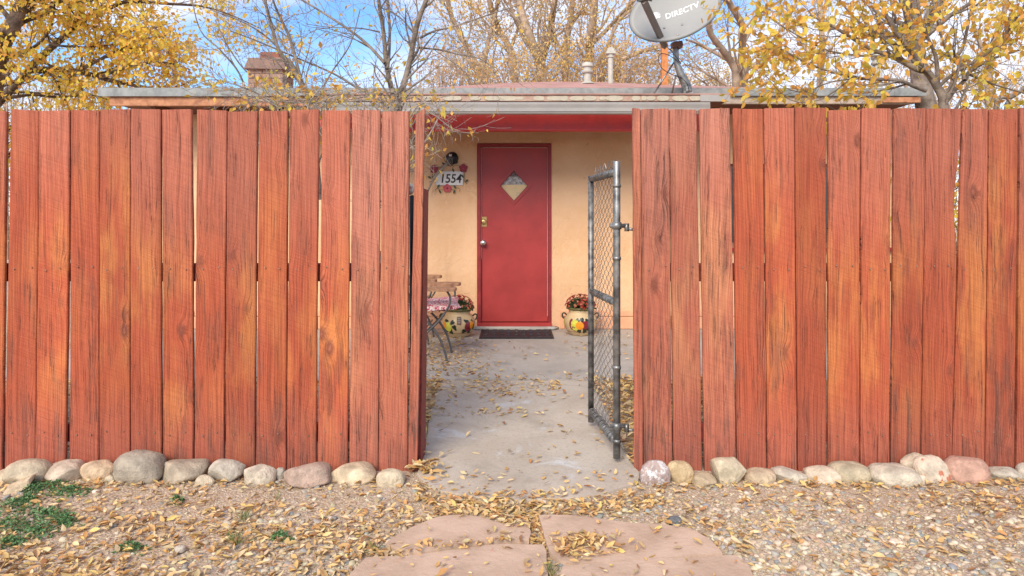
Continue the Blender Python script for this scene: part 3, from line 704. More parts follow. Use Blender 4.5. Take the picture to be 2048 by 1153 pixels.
for px, py in ((1327, 52), (1362, 46.5), (1351, 73)):
    u_, w_ = to_uv(px, py); c = dpt(u_/a_, w_/b_, .003); bm = bmesh.new(); lathe(bm, [(.011, 0), (.010, .004), (.004, .006), (.001, .006)], 12)
    bmesh.ops.transform(bm, matrix=Matrix.Translation(c) @ Nn.to_track_quat('Z', 'Y').to_matrix().to_4x4(), verts=bm.verts); dp('bolt', fin(bm, 'bolt', True), M['galv'], refl)
# arm
bm = bmesh.new(); pa_ = P(1330, 94, 6.70); pb_ = P(1288, 3, 6.12); pm_ = P(1312, 48, 6.42)
def bar(bm, p, q, w, h):
    d = (q-p).normalized(); s = d.cross(Vector((0, -1, 0))).normalized(); t = s.cross(d).normalized()
    vs = [bm.verts.new(c+s*i*w/2+t*j*h/2) for c in (p, q) for j in (-1, 1) for i in (-1, 1)]
    for f in ((0,1,3,2),(4,6,7,5),(0,4,5,1),(2,3,7,6),(0,2,6,4),(1,5,7,3)): bm.faces.new([vs[i] for i in f])
bar(bm, pa_, pb_, .050, .04); dp('feed_arm', fin(bm, 'feed_arm'), M['disharm'])
bm = bmesh.new(); bar(bm, P(1278, 0, 6.12), P(1304, -4, 6.12), .03, .05); bar(bm, P(1284, -4, 6.16), P(1286, -22, 6.3), .07, .09); bar(bm, P(1300, -6, 6.16), P(1302, -24, 6.3), .06, .08); dp('receiver', fin(bm, 'receiver'), M['dishrim'])
base = dish.location.copy()
mast = catmull([P(1352, 84, 6.78), P(1352, 110, 6.78), P(1354, 128, 6.78), P(1362, 150, 6.79), P(1371, 168, 6.80), P(1376, 186, 6.80)], 4)
dp('mast', tubeme('mast', mast, [.029]*8+[.030+.002*k for k in range(len(mast)-8)], 14), M['galv'])
bm = bmesh.new(); bar(bm, P(1343, 92, 6.76), P(1364, 88, 6.76), .05, .07); bar(bm, P(1356, 88, 6.74), P(1361, 98, 6.74), .03, .03); dp('mast_clamp', fin(bm, 'mast_clamp'), M['rustcap'])
bm = bmesh.new(); box(bm, base.x-.09, base.x+.08, 6.74, 6.87, pz1+.013, pz1+.022, None, .002); box(bm, base.x-.05, base.x+.05, 6.76, 6.84, pz1+.02, pz1+.07, None, .004); dp('foot_plate', fin(bm, 'foot_plate'), M['galv'])
dp('strut', tubeme('strut', [P(1350, 122, 6.79), P(1308, 187.5, 6.76)], .0085, 8), M['galv'])
dp('strut', tubeme('strut', [P(1352, 150, 6.82), P(1344, 187, 6.86)], .0085, 8), M['disharm'])
cab = catmull([P(1334, 94, 6.7), P(1347, 108, 6.7), P(1362, 128, 6.72), P(1340, 112, 6.72), P(1322, 108, 6.72), P(1317, 120, 6.72), P(1325, 138, 6.7), P(1345, 150, 6.7), P(1362, 156, 6.7), P(1374, 168, 6.7), P(1378, 182, 6.72)], 4)
dp('cable', tubeme('cable', cab, .0035, 5), M['blackmetal'])
cab = catmull([P(1340, 98, 6.72), P(1380, 138, 7.6), P(1422, 170, 8.6)], 4); dp('cable', tubeme('cable', cab, .003, 5), M['blackmetal'])

# ------------------------------------------------------------------ fences
YFN = 3.37
LB = [(-48, 12.6, -54, 4), (21, 76, 7, 69), (79, 139.5, 71, 130.6), (141, 198.4, 138.6, 196), (199.5, 259.5, 197.5, 259.5), (261.5, 321, 262, 323), (323, 383, 325.5, 385.5), (394.3, 453, 388, 447), (454, 514, 450.6, 509), (518, 575.7, 512, 571), (579.5, 637, 574, 631.5), (644, 699.5, 636, 695), (704.7, 760.5, 698.5, 756), (764, 818.6, 757.5, 815)]
RB = [(1265, 1281, 1269, 1286), (1282, 1338, 1288, 1344), (1339.5, 1393.5, 1348, 1405), (1399.4, 1459.5, 1409, 1472), (1467, 1526, 1474.5, 1533), (1529, 1589, 1536, 1594), (1591, 1652, 1596.5, 1654), (1658, 1722.5, 1658.5, 1719), (1724, 1781.5, 1721.5, 1779), (1788.6, 1852, 1782.5, 1841), (1854, 1924, 1845, 1905), (1927, 1978.5, 1907, 1970.5), (1980, 2036, 1971.5, 2030), (2041, 2099, 2034, 2092)]
for i in range(1, 9):
    LB.insert(0, (-48-63*i, -48-63*i+59, -54-63*i, -54-63*i+58)); RB.append((2041+63*i, 2041+63*i+59, 2034+63*i, 2034+63*i+59))
def board_mesh(x0t, x1t, x0b, x1b, y_front, thick, ztop, zbot, seed, notches=()):
    """tapering, slightly wavy plank. local origin at its foot"""
    N = 22; bm = bmesh.new(); rings = []
    cx = (x0b+x1b)/2; bow = random.uniform(-.004, .004); twist = random.uniform(-.006, .006)
    for k in range(N+1):
        t = k/N; z = zbot+(ztop-zbot)*t; tt = (z-Z(905, YFN))/(Z(230, YFN)-Z(905, YFN))
        l = x0b+(x0t-x0b)*tt; r = x1b+(x1t-x1b)*tt
        l += .0022*mnoise.noise(Vector((seed*3.1, z*5, 0)))+.0010*mnoise.noise(Vector((seed*3.1, z*19, 4)))
        r += .0022*mnoise.noise(Vector((seed*5.7, z*5, 7)))+.0010*mnoise.noise(Vector((seed*5.7, z*19, 9)))
        for nz_, side, dep, wd_ in notches:
            q = dep*math.exp(-((z-nz_)/wd_)**2)
            if side < 0: l += q
            else: r -= q
        yo = bow*math.sin(math.pi*t)+.002*mnoise.noise(Vector((seed, z*2, 3)))
        tw = twist*(t-.5); c = .004; cup = .0015
        jag = 0
        ring = [(l, -tw+c, 0), (l+c, -tw, 0), ((l+r)/2, cup, 1), (r-c, tw, 0), (r, tw+c, 0), (r, thick+tw-c, 0), (r-c, thick+tw, 0), (l+c, thick-tw, 0), (l, thick-tw-c, 0)]
        vs = []
        for (x, y, m) in ring:
            zz = z
            if k == N: zz += .003*mnoise.noise(Vector((x*30, seed, 1)))+(.004*((x-l)/(r-l)-.5)*math.sin(seed*7))-(.0025 if abs(x-l) < .001 or abs(x-r) < .001 else 0)
            vs.append(bm.verts.new((x-cx, y+yo, zz-zbot)))
        rings.append(vs)
    n = 9
    for a, b in zip(rings, rings[1:]):
        for q in range(n): bm.faces.new((a[q], a[(q+1) % n], b[(q+1) % n], b[q]))
    bm.faces.new(rings[0][::-1]); bm.faces.new(rings[-1])
    me = fin(bm, 'board')
    return me, cx
def fence(name, boards, ytop, label, mats, nails_skip=()):
    cx0 = X(min(b[0] for b in boards), YFN); cx1 = X(max(b[1] for b in boards), YFN)
    if label.startswith('left'): cx1 -= .035
    else: cx0 += .035
    f = empty('wooden_fence', ((cx0+cx1)/2, YFN, 0), label=label, cat='fence')
    off = f.location; nb = bmesh.new()
    for i, (a, b, c, d) in enumerate(boards):
        th = .024; yf = random.uniform(-.004, .004)
        notch = {'L': {14: [(Z(478, YFN), 1, .010, .02), (Z(340, YFN), 1, .004, .1)]}, 'R': {}}
        nt_ = ()
        if label.startswith('left') and abs(a-323) < 1: nt_ = [(Z(470, YFN), 1, -.008, .03), (Z(500, YFN), 1, .008, .014), (Z(260, YFN), 1, .003, .2)]
        if abs(a-1339.5) < 1: nt_ = [(Z(285, YFN), -1, -.006, .04), (Z(330, YFN), -1, .004, .1)]
        if abs(a-1854) < 1: nt_ = [(Z(405, YFN), 1, .024, .20)]
        if abs(a-1467) < 1: nt_ = [(Z(430, YFN), -1, .004, .03)]
        zt_ = Z(ytop+random.uniform(-2.4, 2.4), YFN); zb_ = -.03
        me, cx = board_mesh(X(a, YFN), X(b, YFN), X(c, YFN), X(d, YFN), YFN, th, zt_, zb_, i*1.37+(50 if name == 'R' else 0), nt_)
        o = link('board', me, mats(i, a), f, (cx-off.x, yf, zb_))
        w = X(d, YFN)-X(c, YFN)
        if w > .08:
            for zz, in ((.995,), (.175,)):
                tt = (zz-Z(905, YFN))/(Z(230, YFN)-Z(905, YFN))
                cc = (X(c, YFN)+X(d, YFN))/2*(1-tt)+(X(a, YFN)+X(b, YFN))/2*tt
                for s in (-.25, .27):
                    xx = cc+s*w+random.uniform(-.006, .006); z2 = zz+random.uniform(-.012, .012)
                    r = bmesh.ops.create_cone(nb, cap_ends=True, segments=7, radius1=.0042, radius2=.0036, depth=.002)
                    bmesh.ops.transform(nb, matrix=Matrix.Translation((xx-off.x, yf-.0035, z2)) @ Matrix.Rotation(R(90), 4, 'X'), verts=r['verts'])
    link('nail', fin(nb, 'nail'), M['nail'], f, kind='stuff')
    for zc in (.99, .19):
        for q in range(3):
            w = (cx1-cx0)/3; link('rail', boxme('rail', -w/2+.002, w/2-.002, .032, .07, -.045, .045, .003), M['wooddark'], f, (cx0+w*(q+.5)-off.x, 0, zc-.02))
    k = 0; x = cx0+.1
    while x < cx1:
        if not (-.45 < x < .6):
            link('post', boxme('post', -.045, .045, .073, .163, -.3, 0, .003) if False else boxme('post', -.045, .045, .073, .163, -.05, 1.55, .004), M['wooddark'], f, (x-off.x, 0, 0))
        x += 1.9
    return f
M['nail'] = simple('rusty nail head', (.26, .16, .12), .5, .3, 60, 0, metal=.3)
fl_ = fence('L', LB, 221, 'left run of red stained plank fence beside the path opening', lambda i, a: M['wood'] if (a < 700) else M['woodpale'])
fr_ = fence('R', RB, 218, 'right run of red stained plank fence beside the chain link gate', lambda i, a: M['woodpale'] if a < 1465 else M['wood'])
# the post planks that close the left run at the opening
cxL = fl_.location
def slant(name, pts_t, pts_b, y0, y1, zt, zb, mat, parent, Yt=None):
    bm = bmesh.new(); N = 14; rings = []
    for k in range(N+1):
        t = k/N; z = zb+(zt-zb)*t; x0 = pts_b[0]+(pts_t[0]-pts_b[0])*t; x1 = pts_b[1]+(pts_t[1]-pts_b[1])*t
        x1 += .0015*mnoise.noise(Vector((2, z*6, 0))); x0 += .0015*mnoise.noise(Vector((5, z*6, 0)))
        zz = z; c = .003
        dz = [0, 0, 0, 0] if k < N else [-.03, 0, 0, -.03]
        rings.append([bm.verts.new(v) for v in ((x0, y0, z+dz[0]*(name == 'end_board')), (x1, y0, z), (x1, y1, z), (x0, y1, z+dz[3]*(name == 'end_board')))])
    for a, b in zip(rings, rings[1:]):
        for q in range(4): bm.faces.new((a[q], a[(q+1) % 4], b[(q+1) % 4], b[q]))
    bm.faces.new(rings[0][::-1]); bm.faces.new(rings[-1])
    me = fin(bm, name); cc = Vector(((pts_b[0]+pts_b[1])/2, y0, zb)); me.transform(Matrix.Translation(-cc))
    link(name, me, mat, parent, cc-parent.location)
YE_ = 3.36
slant('end_board', (X(832, YE_), X(849, YE_)), (X(815.5, YE_), X(833, YE_)), YE_, YE_+.035, Z(217, YE_), Z(952, YE_), M['woodpale'], fl_)
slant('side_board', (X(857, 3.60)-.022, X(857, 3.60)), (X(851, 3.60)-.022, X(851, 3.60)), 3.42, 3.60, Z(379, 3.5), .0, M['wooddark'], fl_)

# ------------------------------------------------------------------ leaning details at the opening : metal post with ball
gp = empty('gate_post', (X(825, 3.62), 3.62, 0), label='dark metal gate post hidden behind the end of the left fence', cat='gate post')
bm = bmesh.new(); lathe(bm, [(.016, 0), (.016, 1.36), (.001, 1.365)], 12); link('post_tube', fin(bm, 'post_tube', True), M['blackmetal'], gp, (0, 0, 0))
bm = bmesh.new(); tube(bm, [(-.03, .018, .0), (-.03, .018, 1.33)], .006, 6); tube(bm, [(-.04, 0, .55), (.02, 0, .55)], .004, 6); tube(bm, [(-.04, 0, 1.2), (.02, 0, 1.2)], .004, 6); link('latch_rod', fin(bm, 'latch_rod', True), M['galv'], gp)
bm = bmesh.new(); bmesh.ops.create_uvsphere(bm, u_segments=20, v_segments=14, radius=.027)
bmesh.ops.scale(bm, vec=(.9, .9, 1.15), verts=bm.verts)
o = link('ceramic_ball', fin(bm, 'ceramic_ball', True), M['dirtball'], None, (X(820, 3.62), 3.62, 1.396), label='small painted ceramic ball on top of the metal gate post', cat='ornament')

# ------------------------------------------------------------------ chain link gate
Yn, Yf = 3.45, 4.05; xn, xf = X(1233.5, Yn), X(1182, Yf)
gate = empty('chain_link_gate', (xn, Yn, 0), label='open chain link gate of grey pipe hinged to the right fence', cat='gate')
gd = Vector((xf-xn, Yf-Yn, 0)); glen = gd.length; gang = math.atan2(gd.y, gd.x); gate.rotation_euler = (0, 0, gang)
def gpart(name, me, mat, parent=None, **k): return link(name, me, mat, parent or gate, **k)
gt, gbz = Z(323, Yn), .028
rt, rm, rb = 1.475, .812, .105
gpart('hinge_pipe', tubeme('hinge_pipe', [(0, 0, gbz), (0, 0, gt-.004), (0, 0, gt)], [.0185, .0185, .0165], 16), M['galv'])
gpart('latch_pipe', tubeme('latch_pipe', [(glen, 0, rb-.07), (glen, 0, rt+.02)], .0175, 14), M['darkpipe'] if 'darkpipe' in M else M.setdefault('darkpipe', simple('tarnished pipe', (.10, .10, .10), .5, .4, 20, .2, metal=.6, col2=(.3, .29, .28))))
for nm, zz in (('top_rail', rt), ('middle_rail', rm), ('bottom_rail', rb)):
    gpart(nm, tubeme(nm, [(.012, 0, zz), (glen-.012, 0, zz)], .0165, 14), M['galv'] if zz > .2 else M['darkpipe'])
gpart('tension_bar', tubeme('tension_bar', [(.05, -.014, rb-.02), (.05, -.014, rt+.05)], .0045, 6), M['galv'])
for zz in (Z(372, Yn), Z(517, Yn), Z(735, Yn), Z(882, Yn)):
    bm = bmesh.new(); lathe(bm, [(.021, -.009), (.0225, 0), (.021, .009)], 16, 0, 0, zz); box(bm, .014, .055, -.017, -.006, zz-.008, zz+.008); gpart('band', fin(bm, 'band', True), M['galv'])
iv = Matrix.Rotation(-gang, 4, 'Z')
for zz in (Z(452, Yn), Z(853, Yn)):
    bm = bmesh.new(); lathe(bm, [(.024, -.018), (.026, 0), (.024, .018)], 16, 0, 0, zz)
    dirv = (iv @ Vector((1, -.06, 0))); sd_ = Vector((-dirv.y, dirv.x, 0))
    q0 = Vector((0, 0, zz)); bar(bm, q0-dirv*.04, q0+dirv*.055, .036, .02) if False else None
    tube(bm, [q0-dirv*.034, q0+dirv*.052], .011, 8); tube(bm, [q0+dirv*.050+Vector((0, 0, -.028)), q0+dirv*.050+Vector((0, 0, .012))], .0125, 10)
    tube(bm, [q0+dirv*.050+Vector((0, 0, -.016)), q0+dirv*.098+Vector((0, 0, -.020))], .0075, 8)
    gpart('hinge', fin(bm, 'hinge', True), M['galv'])
# mesh : zigzag wires, sagging a little
bm = bmesh.new(); pitch, half = .037, .026; zz0, zz1 = rb-.045, rt+.045; nw = int((glen-.06)/pitch)
for w in range(nw+1):
    x0 = .055+w*pitch; pts = []; z = zz0; k = 0
    while z <= zz1+.001:
        sgn = 1 if (k+w) % 2 == 0 else -1
        xx = x0+sgn*pitch*.52+.006*mnoise.noise(Vector((x0*5, z*4, 1)))*(1 if z > .2 else 2.5)
        yy = -.018+(.004 if sgn > 0 else -.004)+.012*mnoise.noise(Vector((x0*4, z*2.5, 7)))
        pts.append((xx, yy-(.018 if z < rb+.03 else 0)*abs(math.sin(k*1.7+w)), z)); z += half; k += 1
    pts = [Vector(p) for p in pts]; 
    pts.append(pts[-1]+Vector((random.uniform(-.012, .012), random.uniform(-.01, .01), .028)))
    pts.insert(0, pts[0]+Vector((random.uniform(-.015, .015), -random.uniform(0, .03), -.03)))
    tube(bm, pts, .0017, 4, cap=False)
for zz in (rt, rm, rb):                       # tie wires wrapped round the rails
    n_ = 10 if zz != rb else 22
    for k in range(n_):
        xx = .07+(glen-.1)*k/n_+random.uniform(-.01, .01); rr = .0195+(.006*random.random() if zz == rb else 0); tl_ = random.uniform(-.01, .012)
        tube(bm, [(xx+tl_*q/10, rr*math.cos(2*math.pi*q/10), zz+rr*math.sin(2*math.pi*q/10)) for q in range(11)], .0016, 4, cap=False)
for k in range(26):                           # loose wires along the latch pipe and the bottom
    z = rb+(rt-rb)*k/26; tube(bm, [(glen-.03, -.018, z), (glen-.0, -.024, z+.01), (glen+.016, -.006, z+.02), (glen-.0, .021, z+.03)], .0016, 4, cap=False)
gpart('wire_mesh', fin(bm, 'wire_mesh'), M['wire'] if 'wire' in M else M.setdefault('wire', simple('dull wire', (.22, .215, .21), .45, .3, 30, 0, metal=.6)), kind='stuff')

# ------------------------------------------------------------------ address tile, wall lamp
tY = YW-.014
tile = empty('address_tile', (X(901, tY), tY, Z(358, tY)), label='white house number tile 1554 framed by painted roses and leaves', cat='house number')
ts = tY/F_PX
def tp(name, me, mat, **k): return link(name, me, mat, tile, **k)
tp('tile', boxme('tile', -29*ts, 25*ts, -.006, .004, -13*ts, 15*ts, .002), M['white'])
me = text_mesh('1554', .165, .12, .0012, .0028, 1.0)
w_ = max(v.co.x for v in me.vertices)-min(v.co.x for v in me.vertices); h_ = max(v.co.y for v in me.vertices)-min(v.co.y for v in me.vertices)
for v in me.vertices: v.co = Vector((v.co.x*(40*ts/w_)+0*ts, -.0085+(-v.co.z if False else v.co.z*.5), v.co.y*(18*ts/h_)-.5*ts))
tp('numerals', me, M['ink'])
def flat_poly(bm, pts, y0, y1):
    f = bm.faces.new([bm.verts.new((a, y0, b)) for a, b in pts]); r = bmesh.ops.extrude_face_region(bm, geom=[f]); bmesh.ops.translate(bm, vec=(0, y1-y0, 0), verts=[g for g in r['geom'] if isinstance(g, bmesh.types.BMVert)])
for (px, py, mt, rr) in ((868, 338.5, 'maroon', 8.6), (927, 337, 'maroon', 9), (894.5, 377, 'pinkred', 8.8)):
    bm = bmesh.new(); ox, oz = (px-901)*ts, (358-py)*ts
    flat_poly(bm, [(ox+rr*ts*(.78+.22*abs(math.cos(2.5*a)))*math.cos(a+.3), oz+rr*ts*(.78+.22*abs(math.cos(2.5*a)))*math.sin(a+.3)) for a in [2*math.pi*k/40 for k in range(40)]], -.010, -.002)
    fo_ = tp('rose', fin(bm, 'rose'), M[mt])
    bm = bmesh.new(); lathe(bm, [(.010, 0), (.008, .004), (.001, .005)], 10); bmesh.ops.transform(bm, matrix=Matrix.Translation((ox, -.010, oz)) @ Matrix.Rotation(R(90), 4, 'X'), verts=bm.verts)
    link('rose_centre', fin(bm, 'rose_centre', True), M['pinkred'] if mt == 'maroon' else M['maroon'], fo_)
for (px, py, an) in ((859.5, 355.5, 150), (868, 352, 50), (877, 373, 60), (880, 383.5, -60), (910, 374.5, 130), (908.5, 384, 70), (906.5, 341, 110), (925, 353, 130), (933.5, 362, 40), (887.5, 328, 150), (913.5, 326, 40), (883, 341, 35)):
    bm = bmesh.new(); ox, oz = (px-901)*ts, (358-py)*ts; a = R(an)
    pl = [(t*4.2*ts, s*1.9*ts*math.sqrt(max(0, 1-abs(t)**1.6))) for s, seq in ((1, (-1, -.6, -.2, .2, .6, 1)), (-1, (.6, .2, -.2, -.6))) for t in seq]
    flat_poly(bm, [(ox+x*math.cos(a)-y*math.sin(a), oz+x*math.sin(a)+y*math.cos(a)) for x, y in pl], -.011, -.004); tp('leaf', fin(bm, 'leaf'), M['leafpaint'])
bm = bmesh.new()
for cur in ([(868, 345), (864, 352), (866, 360), (858, 365)], [(930, 345), (929, 356), (929, 364), (935, 368)], [(870, 383), (874, 377), (884, 380), (889, 379)], [(900, 379), (908, 380), (914, 376), (920, 379), (919, 384)], [(875, 335), (884, 334), (892, 330)], [(919, 332), (911, 331), (905, 336)]):
    tube(bm, catmull([((a-901)*ts, -.007, (358-b)*ts) for a, b in cur], 4), .0022, 5)
tp('vine', fin(bm, 'vine', True), M['leafpaint'])
lampo = empty('wall_lamp', (X(904.5, YW), YW-.01, Z(317, YW)), label='black round wall lamp with a clear bulb above the house number', cat='lamp')
bm = bmesh.new(); lathe(bm, [(.070, 0), (.072, .012), (.062, .03), (.040, .045), (.001, .05)], 24); bmesh.ops.transform(bm, matrix=Matrix.Rotation(R(90), 4, 'X'), verts=bm.verts)
link('canopy', fin(bm, 'canopy', True), M['blackmetal'], lampo)
bm = bmesh.new(); lathe(bm, [(.001, -.072), (.022, -.066), (.033, -.045), (.030, -.02), (.019, 0), (.018, .03), (.001, .032)], 18, -.012, -.075, 0); link('bulb', fin(bm, 'bulb', True), M['glass'], lampo)
bm = bmesh.new(); lathe(bm, [(.018, 0), (.019, .03), (.014, .035), (.001, .036)], 14, -.012, -.075, .01); link('socket', fin(bm, 'socket', True), M['chrome'], lampo)
bm = bmesh.new()
for rr, zz in ((.078, .0), (.060, -.045), (.035, -.085)):
    tube(bm, [(-.015+rr*math.cos(2*math.pi*k/24), -.075+rr*.8*math.sin(2*math.pi*k/24), zz) for k in range(25)], .0022, 5)
for a in range(4):
    tube(bm, catmull([(-.015+r_*math.cos(a*math.pi/4*2+.4), -.075+r_*.8*math.sin(a*math.pi/4*2+.4), z_) for r_, z_ in ((.02, .04), (.078, 0), (.060, -.045), (.035, -.085), (.0, -.10))], 3), .002, 5)
link('cage', fin(bm, 'cage', True), M['blackmetal'], lampo)
arm = catmull([Vector((-.035, -.07, -.055)), Vector((-.10, -.09, -.12)), Vector((-.17, -.10, -.20)), Vector((-.225, -.10, -.29)), Vector((-.262, -.09, -.375))], 5)
link('arm', tubeme('arm', arm, [.019-.0005*k for k in range(len(arm))], 10), M['greyarm'] if 'greyarm' in M else M.setdefault('greyarm', simple('weathered grey arm', (.30, .25, .20), .7, .2, 30, .3)), lampo)

# ------------------------------------------------------------------ mat, flower pots, chairs
mat_ = empty('doormat', (X(1033, 7.15), (G(1033, 680).y+G(1033, 661).y)/2, .009), label='black patterned rubber doormat on the patio before the red door', cat='doormat')
mw, mdp = .39, (G(0, 661).y-G(0, 680).y)/2
bm = bmesh.new(); box(bm, -mw, mw, -mdp, mdp, .0005, .008, None, .003); link('base', fin(bm, 'base'), M['black'], mat_)
bm = bmesh.new()
for a, b, c, d in ((-mw, mw, -mdp, -mdp+.022), (-mw, mw, mdp-.022, mdp), (-mw, -mw+.022, -mdp+.023, mdp-.023), (mw-.022, mw, -mdp+.023, mdp-.023)): box(bm, a+.001, b-.001, c+.001, d-.001, .0085, .014)
link('border', fin(bm, 'border'), M['black'], mat_)
bm = bmesh.new()
for i in range(9):
    for j in range(4):
        cx_, cy_ = -mw+.065+i*.081, -mdp+.055+j*(2*mdp-.11)/3
        for s in (1, -1):
            tube(bm, [(cx_+s*(.010+.024*t/7)*math.cos(t*.75+i), cy_+(.010+.024*t/7)*math.sin(t*.75+i)*s, .0105) for t in range(8)], .0035, 4)
link('scrollwork', fin(bm, 'scrollwork', True), M['greyrub'] if 'greyrub' in M else M.setdefault('greyrub', simple('worn rubber', (.045, .05, .065), .5, .3, 40, .1)), mat_)

M['mum'] = colattr('mum petals', .7, trans=.2)
def leafcloud(name, pts, dirs, size, cols, mat, parent=None, fold=.25, width=.42, curl=.3, detail=0, **k):
    """pts (N,3) leaf bases, dirs (N,3) unit directions, size (N,), cols (N,3)"""
    N = len(pts); pts = np.asarray(pts, float); d = np.asarray(dirs, float); d /= np.linalg.norm(d, axis=1, keepdims=True)+1e-9
    rv = rng.normal(size=(N, 3)); a = np.cross(d, rv); a /= np.linalg.norm(a, axis=1, keepdims=True)+1e-9; n = np.cross(a, d)
    size = np.asarray(size)[:, None]; wd = size*width*rng.uniform(.8, 1.2, (N, 1)); fo = wd*fold*rng.uniform(-1.2, 1.6, (N, 1)); cu = size*curl*rng.uniform(-1, 1, (N, 1))
    if detail == 0:
        V = np.stack([pts, pts+d*size*.42+a*wd*.5+n*(fo+cu*.3), pts+d*size+n*cu, pts+d*size*.42-a*wd*.5+n*(fo+cu*.3), pts+d*size*.5+n*cu*.3], 1)
        Fc = np.array([[0, 4, 1], [4, 2, 1], [0, 3, 4], [4, 3, 2]]); nv = 5
    else:
        V = np.stack([pts, pts+d*size*.28+a*wd*.42+n*(fo+cu*.1), pts+d*size*.62+a*wd*.42+n*(fo+cu*.4), pts+d*size+n*cu,
                      pts+d*size*.62-a*wd*.42+n*(fo+cu*.4), pts+d*size*.28-a*wd*.42+n*(fo+cu*.1), pts+d*size*.45+n*cu*.22], 1)
        Fc = np.array([[0, 6, 1], [1, 6, 2], [2, 6, 3], [3, 6, 4], [4, 6, 5], [5, 6, 0]]); nv = 7
    FF = (np.arange(N)[:, None, None]*nv+Fc[None]).reshape(-1, 3)
    col = np.repeat(np.asarray(cols, float), nv, axis=0)
    me = np_mesh(name, V.reshape(-1, 3), FF, col)
    return link(name, me, mat, parent, **k)
def palette(N, cols, wts, jit=.12):
    c = np.array(cols)[rng.choice(len(cols), N, p=np.array(wts)/sum(wts))]; return np.clip(c*rng.uniform(1-jit, 1+jit, (N, 1))*rng.uniform(1-jit*.4, 1+jit*.4, (N, 3)), 0, 1)

PPROF = [(.10, 0), (.115, .012), (.145, .05), (.170, .10), (.178, .14), (.172, .18), (.150, .215), (.128, .235), (.122, .25), (.130, .268), (.150, .285), (.156, .292), (.150, .300), (.132, .292), (.120, .26)]
def prad(z):
    for (r0, z0), (r1, z1) in zip(PPROF, PPROF[1:]):
        if z0 <= z <= z1: return r0+(r1-r0)*(z-z0)/(z1-z0+1e-9)
    return .15
def pot(px, py_base, label, variant, sc_=1.0):
    g = G(px, py_base, .008); Yc = g.y+.10
    t = empty('flower_pot', (X(px, Yc), Yc, .009), label=label, cat='flower pot', group='painted clay pots of red mums beside the door')
    S = Matrix.Scale(sc_, 4)
    def pp(name, bm, mat, parent=None, sm=True, **k):
        me = fin(bm, name, sm); me.transform(S); return link(name, me, mat, parent or t, **k)
    bm = bmesh.new(); lathe(bm, PPROF[:10], 40); pp('pot_body', bm, M['clay'])
    bm = bmesh.new(); lathe(bm, [(.131, .2695)]+PPROF[10:], 40); pp('pot_rim', bm, M['rimgreen'])
    bm = bmesh.new(); lathe(bm, [(.001, .262), (.121, .262), (.1205, .255)], 24); pp('soil', bm, M['soil'])
    bm = bmesh.new()
    for zz in (.045, ): lathe(bm, [(prad(zz)+.0015, zz), (prad(zz+.006)+.0022, zz+.006)], 40)
    pp('painted_line', bm, M['p_line'])
    def patch(name, th, z, rw, rh, mat, shape='round', off=.0022, parent=None, rot=0):
        bm = bmesh.new(); rings = []; n = 16; rw *= 1.22; rh *= 1.22
        def pt(u, v):
            ca, sa = math.cos(rot), math.sin(rot); u, v = u*ca-v*sa, u*sa+v*ca
            zz = max(.01, min(.23, z+v)); rr = prad(zz)+off; a = th+u/rr; return (rr*math.cos(a), rr*math.sin(a), zz)
        c0 = bm.verts.new(pt(0, 0))
        for q in (.35, .7, 1):
            ring = []
            for k in range(n):
                a = 2*math.pi*k/n; m = 1
                if shape == 'leaf': m = .55+.45*abs(math.cos(a*1.5)); 
                ring.append(bm.verts.new(pt(rw*q*m*math.cos(a), rh*q*m*math.sin(a))))
            rings.append(ring)
        for k in range(n):
            bm.faces.new((c0, rings[0][k], rings[0][(k+1) % n]))
            for q in range(2): bm.faces.new((rings[q][k], rings[q+1][k], rings[q+1][(k+1) % n], rings[q][(k+1) % n]))
        me = fin(bm, name, True); me.transform(S); return link(name, me, mat, t)
    for base in ((-90, 30, 150) if variant == 'fruit' else (-125, -50, 35, 120)):
        b = R(base)
        if variant == 'fruit':
            for k, (du, dz) in enumerate(((-.075, -.045), (-.03, -.060), (.03, -.062), (.075, -.045), (-.05, .045), (.0, .052), (.055, .045))):
                patch('painted_leaf', b+du/.17, .125+dz, .030, .020, M['p_green'], 'leaf', .002, rot=k)
            patch('painted_pear', b-.075/.17, .125, .040, .050, M['p_yellow'], off=.0026); patch('painted_pear', b+.095/.17, .125, .032, .042, M['p_yellow'], off=.0026)
            patch('painted_plum', b+.035/.17, .125, .050, .036, M['p_maroon'], off=.0032); patch('painted_apple', b-.115/.17, .13, .022, .05, M['p_maroon'], off=.0023)
            patch('painted_orange', b-.025/.17, .120, .036, .036, M['p_orange'], off=.0038)
        else:
            for k, (du, dz) in enumerate(((-.04, -.05), (.03, -.055), (-.02, .05), (.05, .04), (.075, -.01))): patch('painted_leaf', b+du/.17, .125+dz, .030, .020, M['p_green'], 'leaf', .002, rot=k*1.3)
            patch('painted_grapes', b, .12, .036, .042, M['p_yellow'] if base in (-125, 35) else M['p_maroon'], 'round', .0027)
            patch('painted_orange', b+(-.045 if base in (-125, 35) else .045)/.17, .135, .024, .034, M['p_orange'], 'round', .0034)
    for s in (-1, 1):
        bm = bmesh.new(); hx = s*.165; tube(bm, catmull([(s*.150, 0, .215), (s*.175, 0, .235), (s*.196, 0, .222), (s*.190, 0, .19), (s*.178, 0, .175)], 4), .008, 8); pp('handle', bm, M['p_green'])
    # mums
    N = 900; th = rng.uniform(0, 2*np.pi, N); ph = np.arccos(rng.uniform(.05, 1, N)); rr = rng.uniform(.3, 1, N)**.5
    base = np.stack([.150*rr*np.sin(ph)*np.cos(th), .150*rr*np.sin(ph)*np.sin(th), .27+.125*rr*np.cos(ph)], 1)
    dirs = np.stack([np.sin(ph)*np.cos(th), np.sin(ph)*np.sin(th), np.cos(ph)*.6+.2], 1)+rng.normal(size=(N, 3))*.5
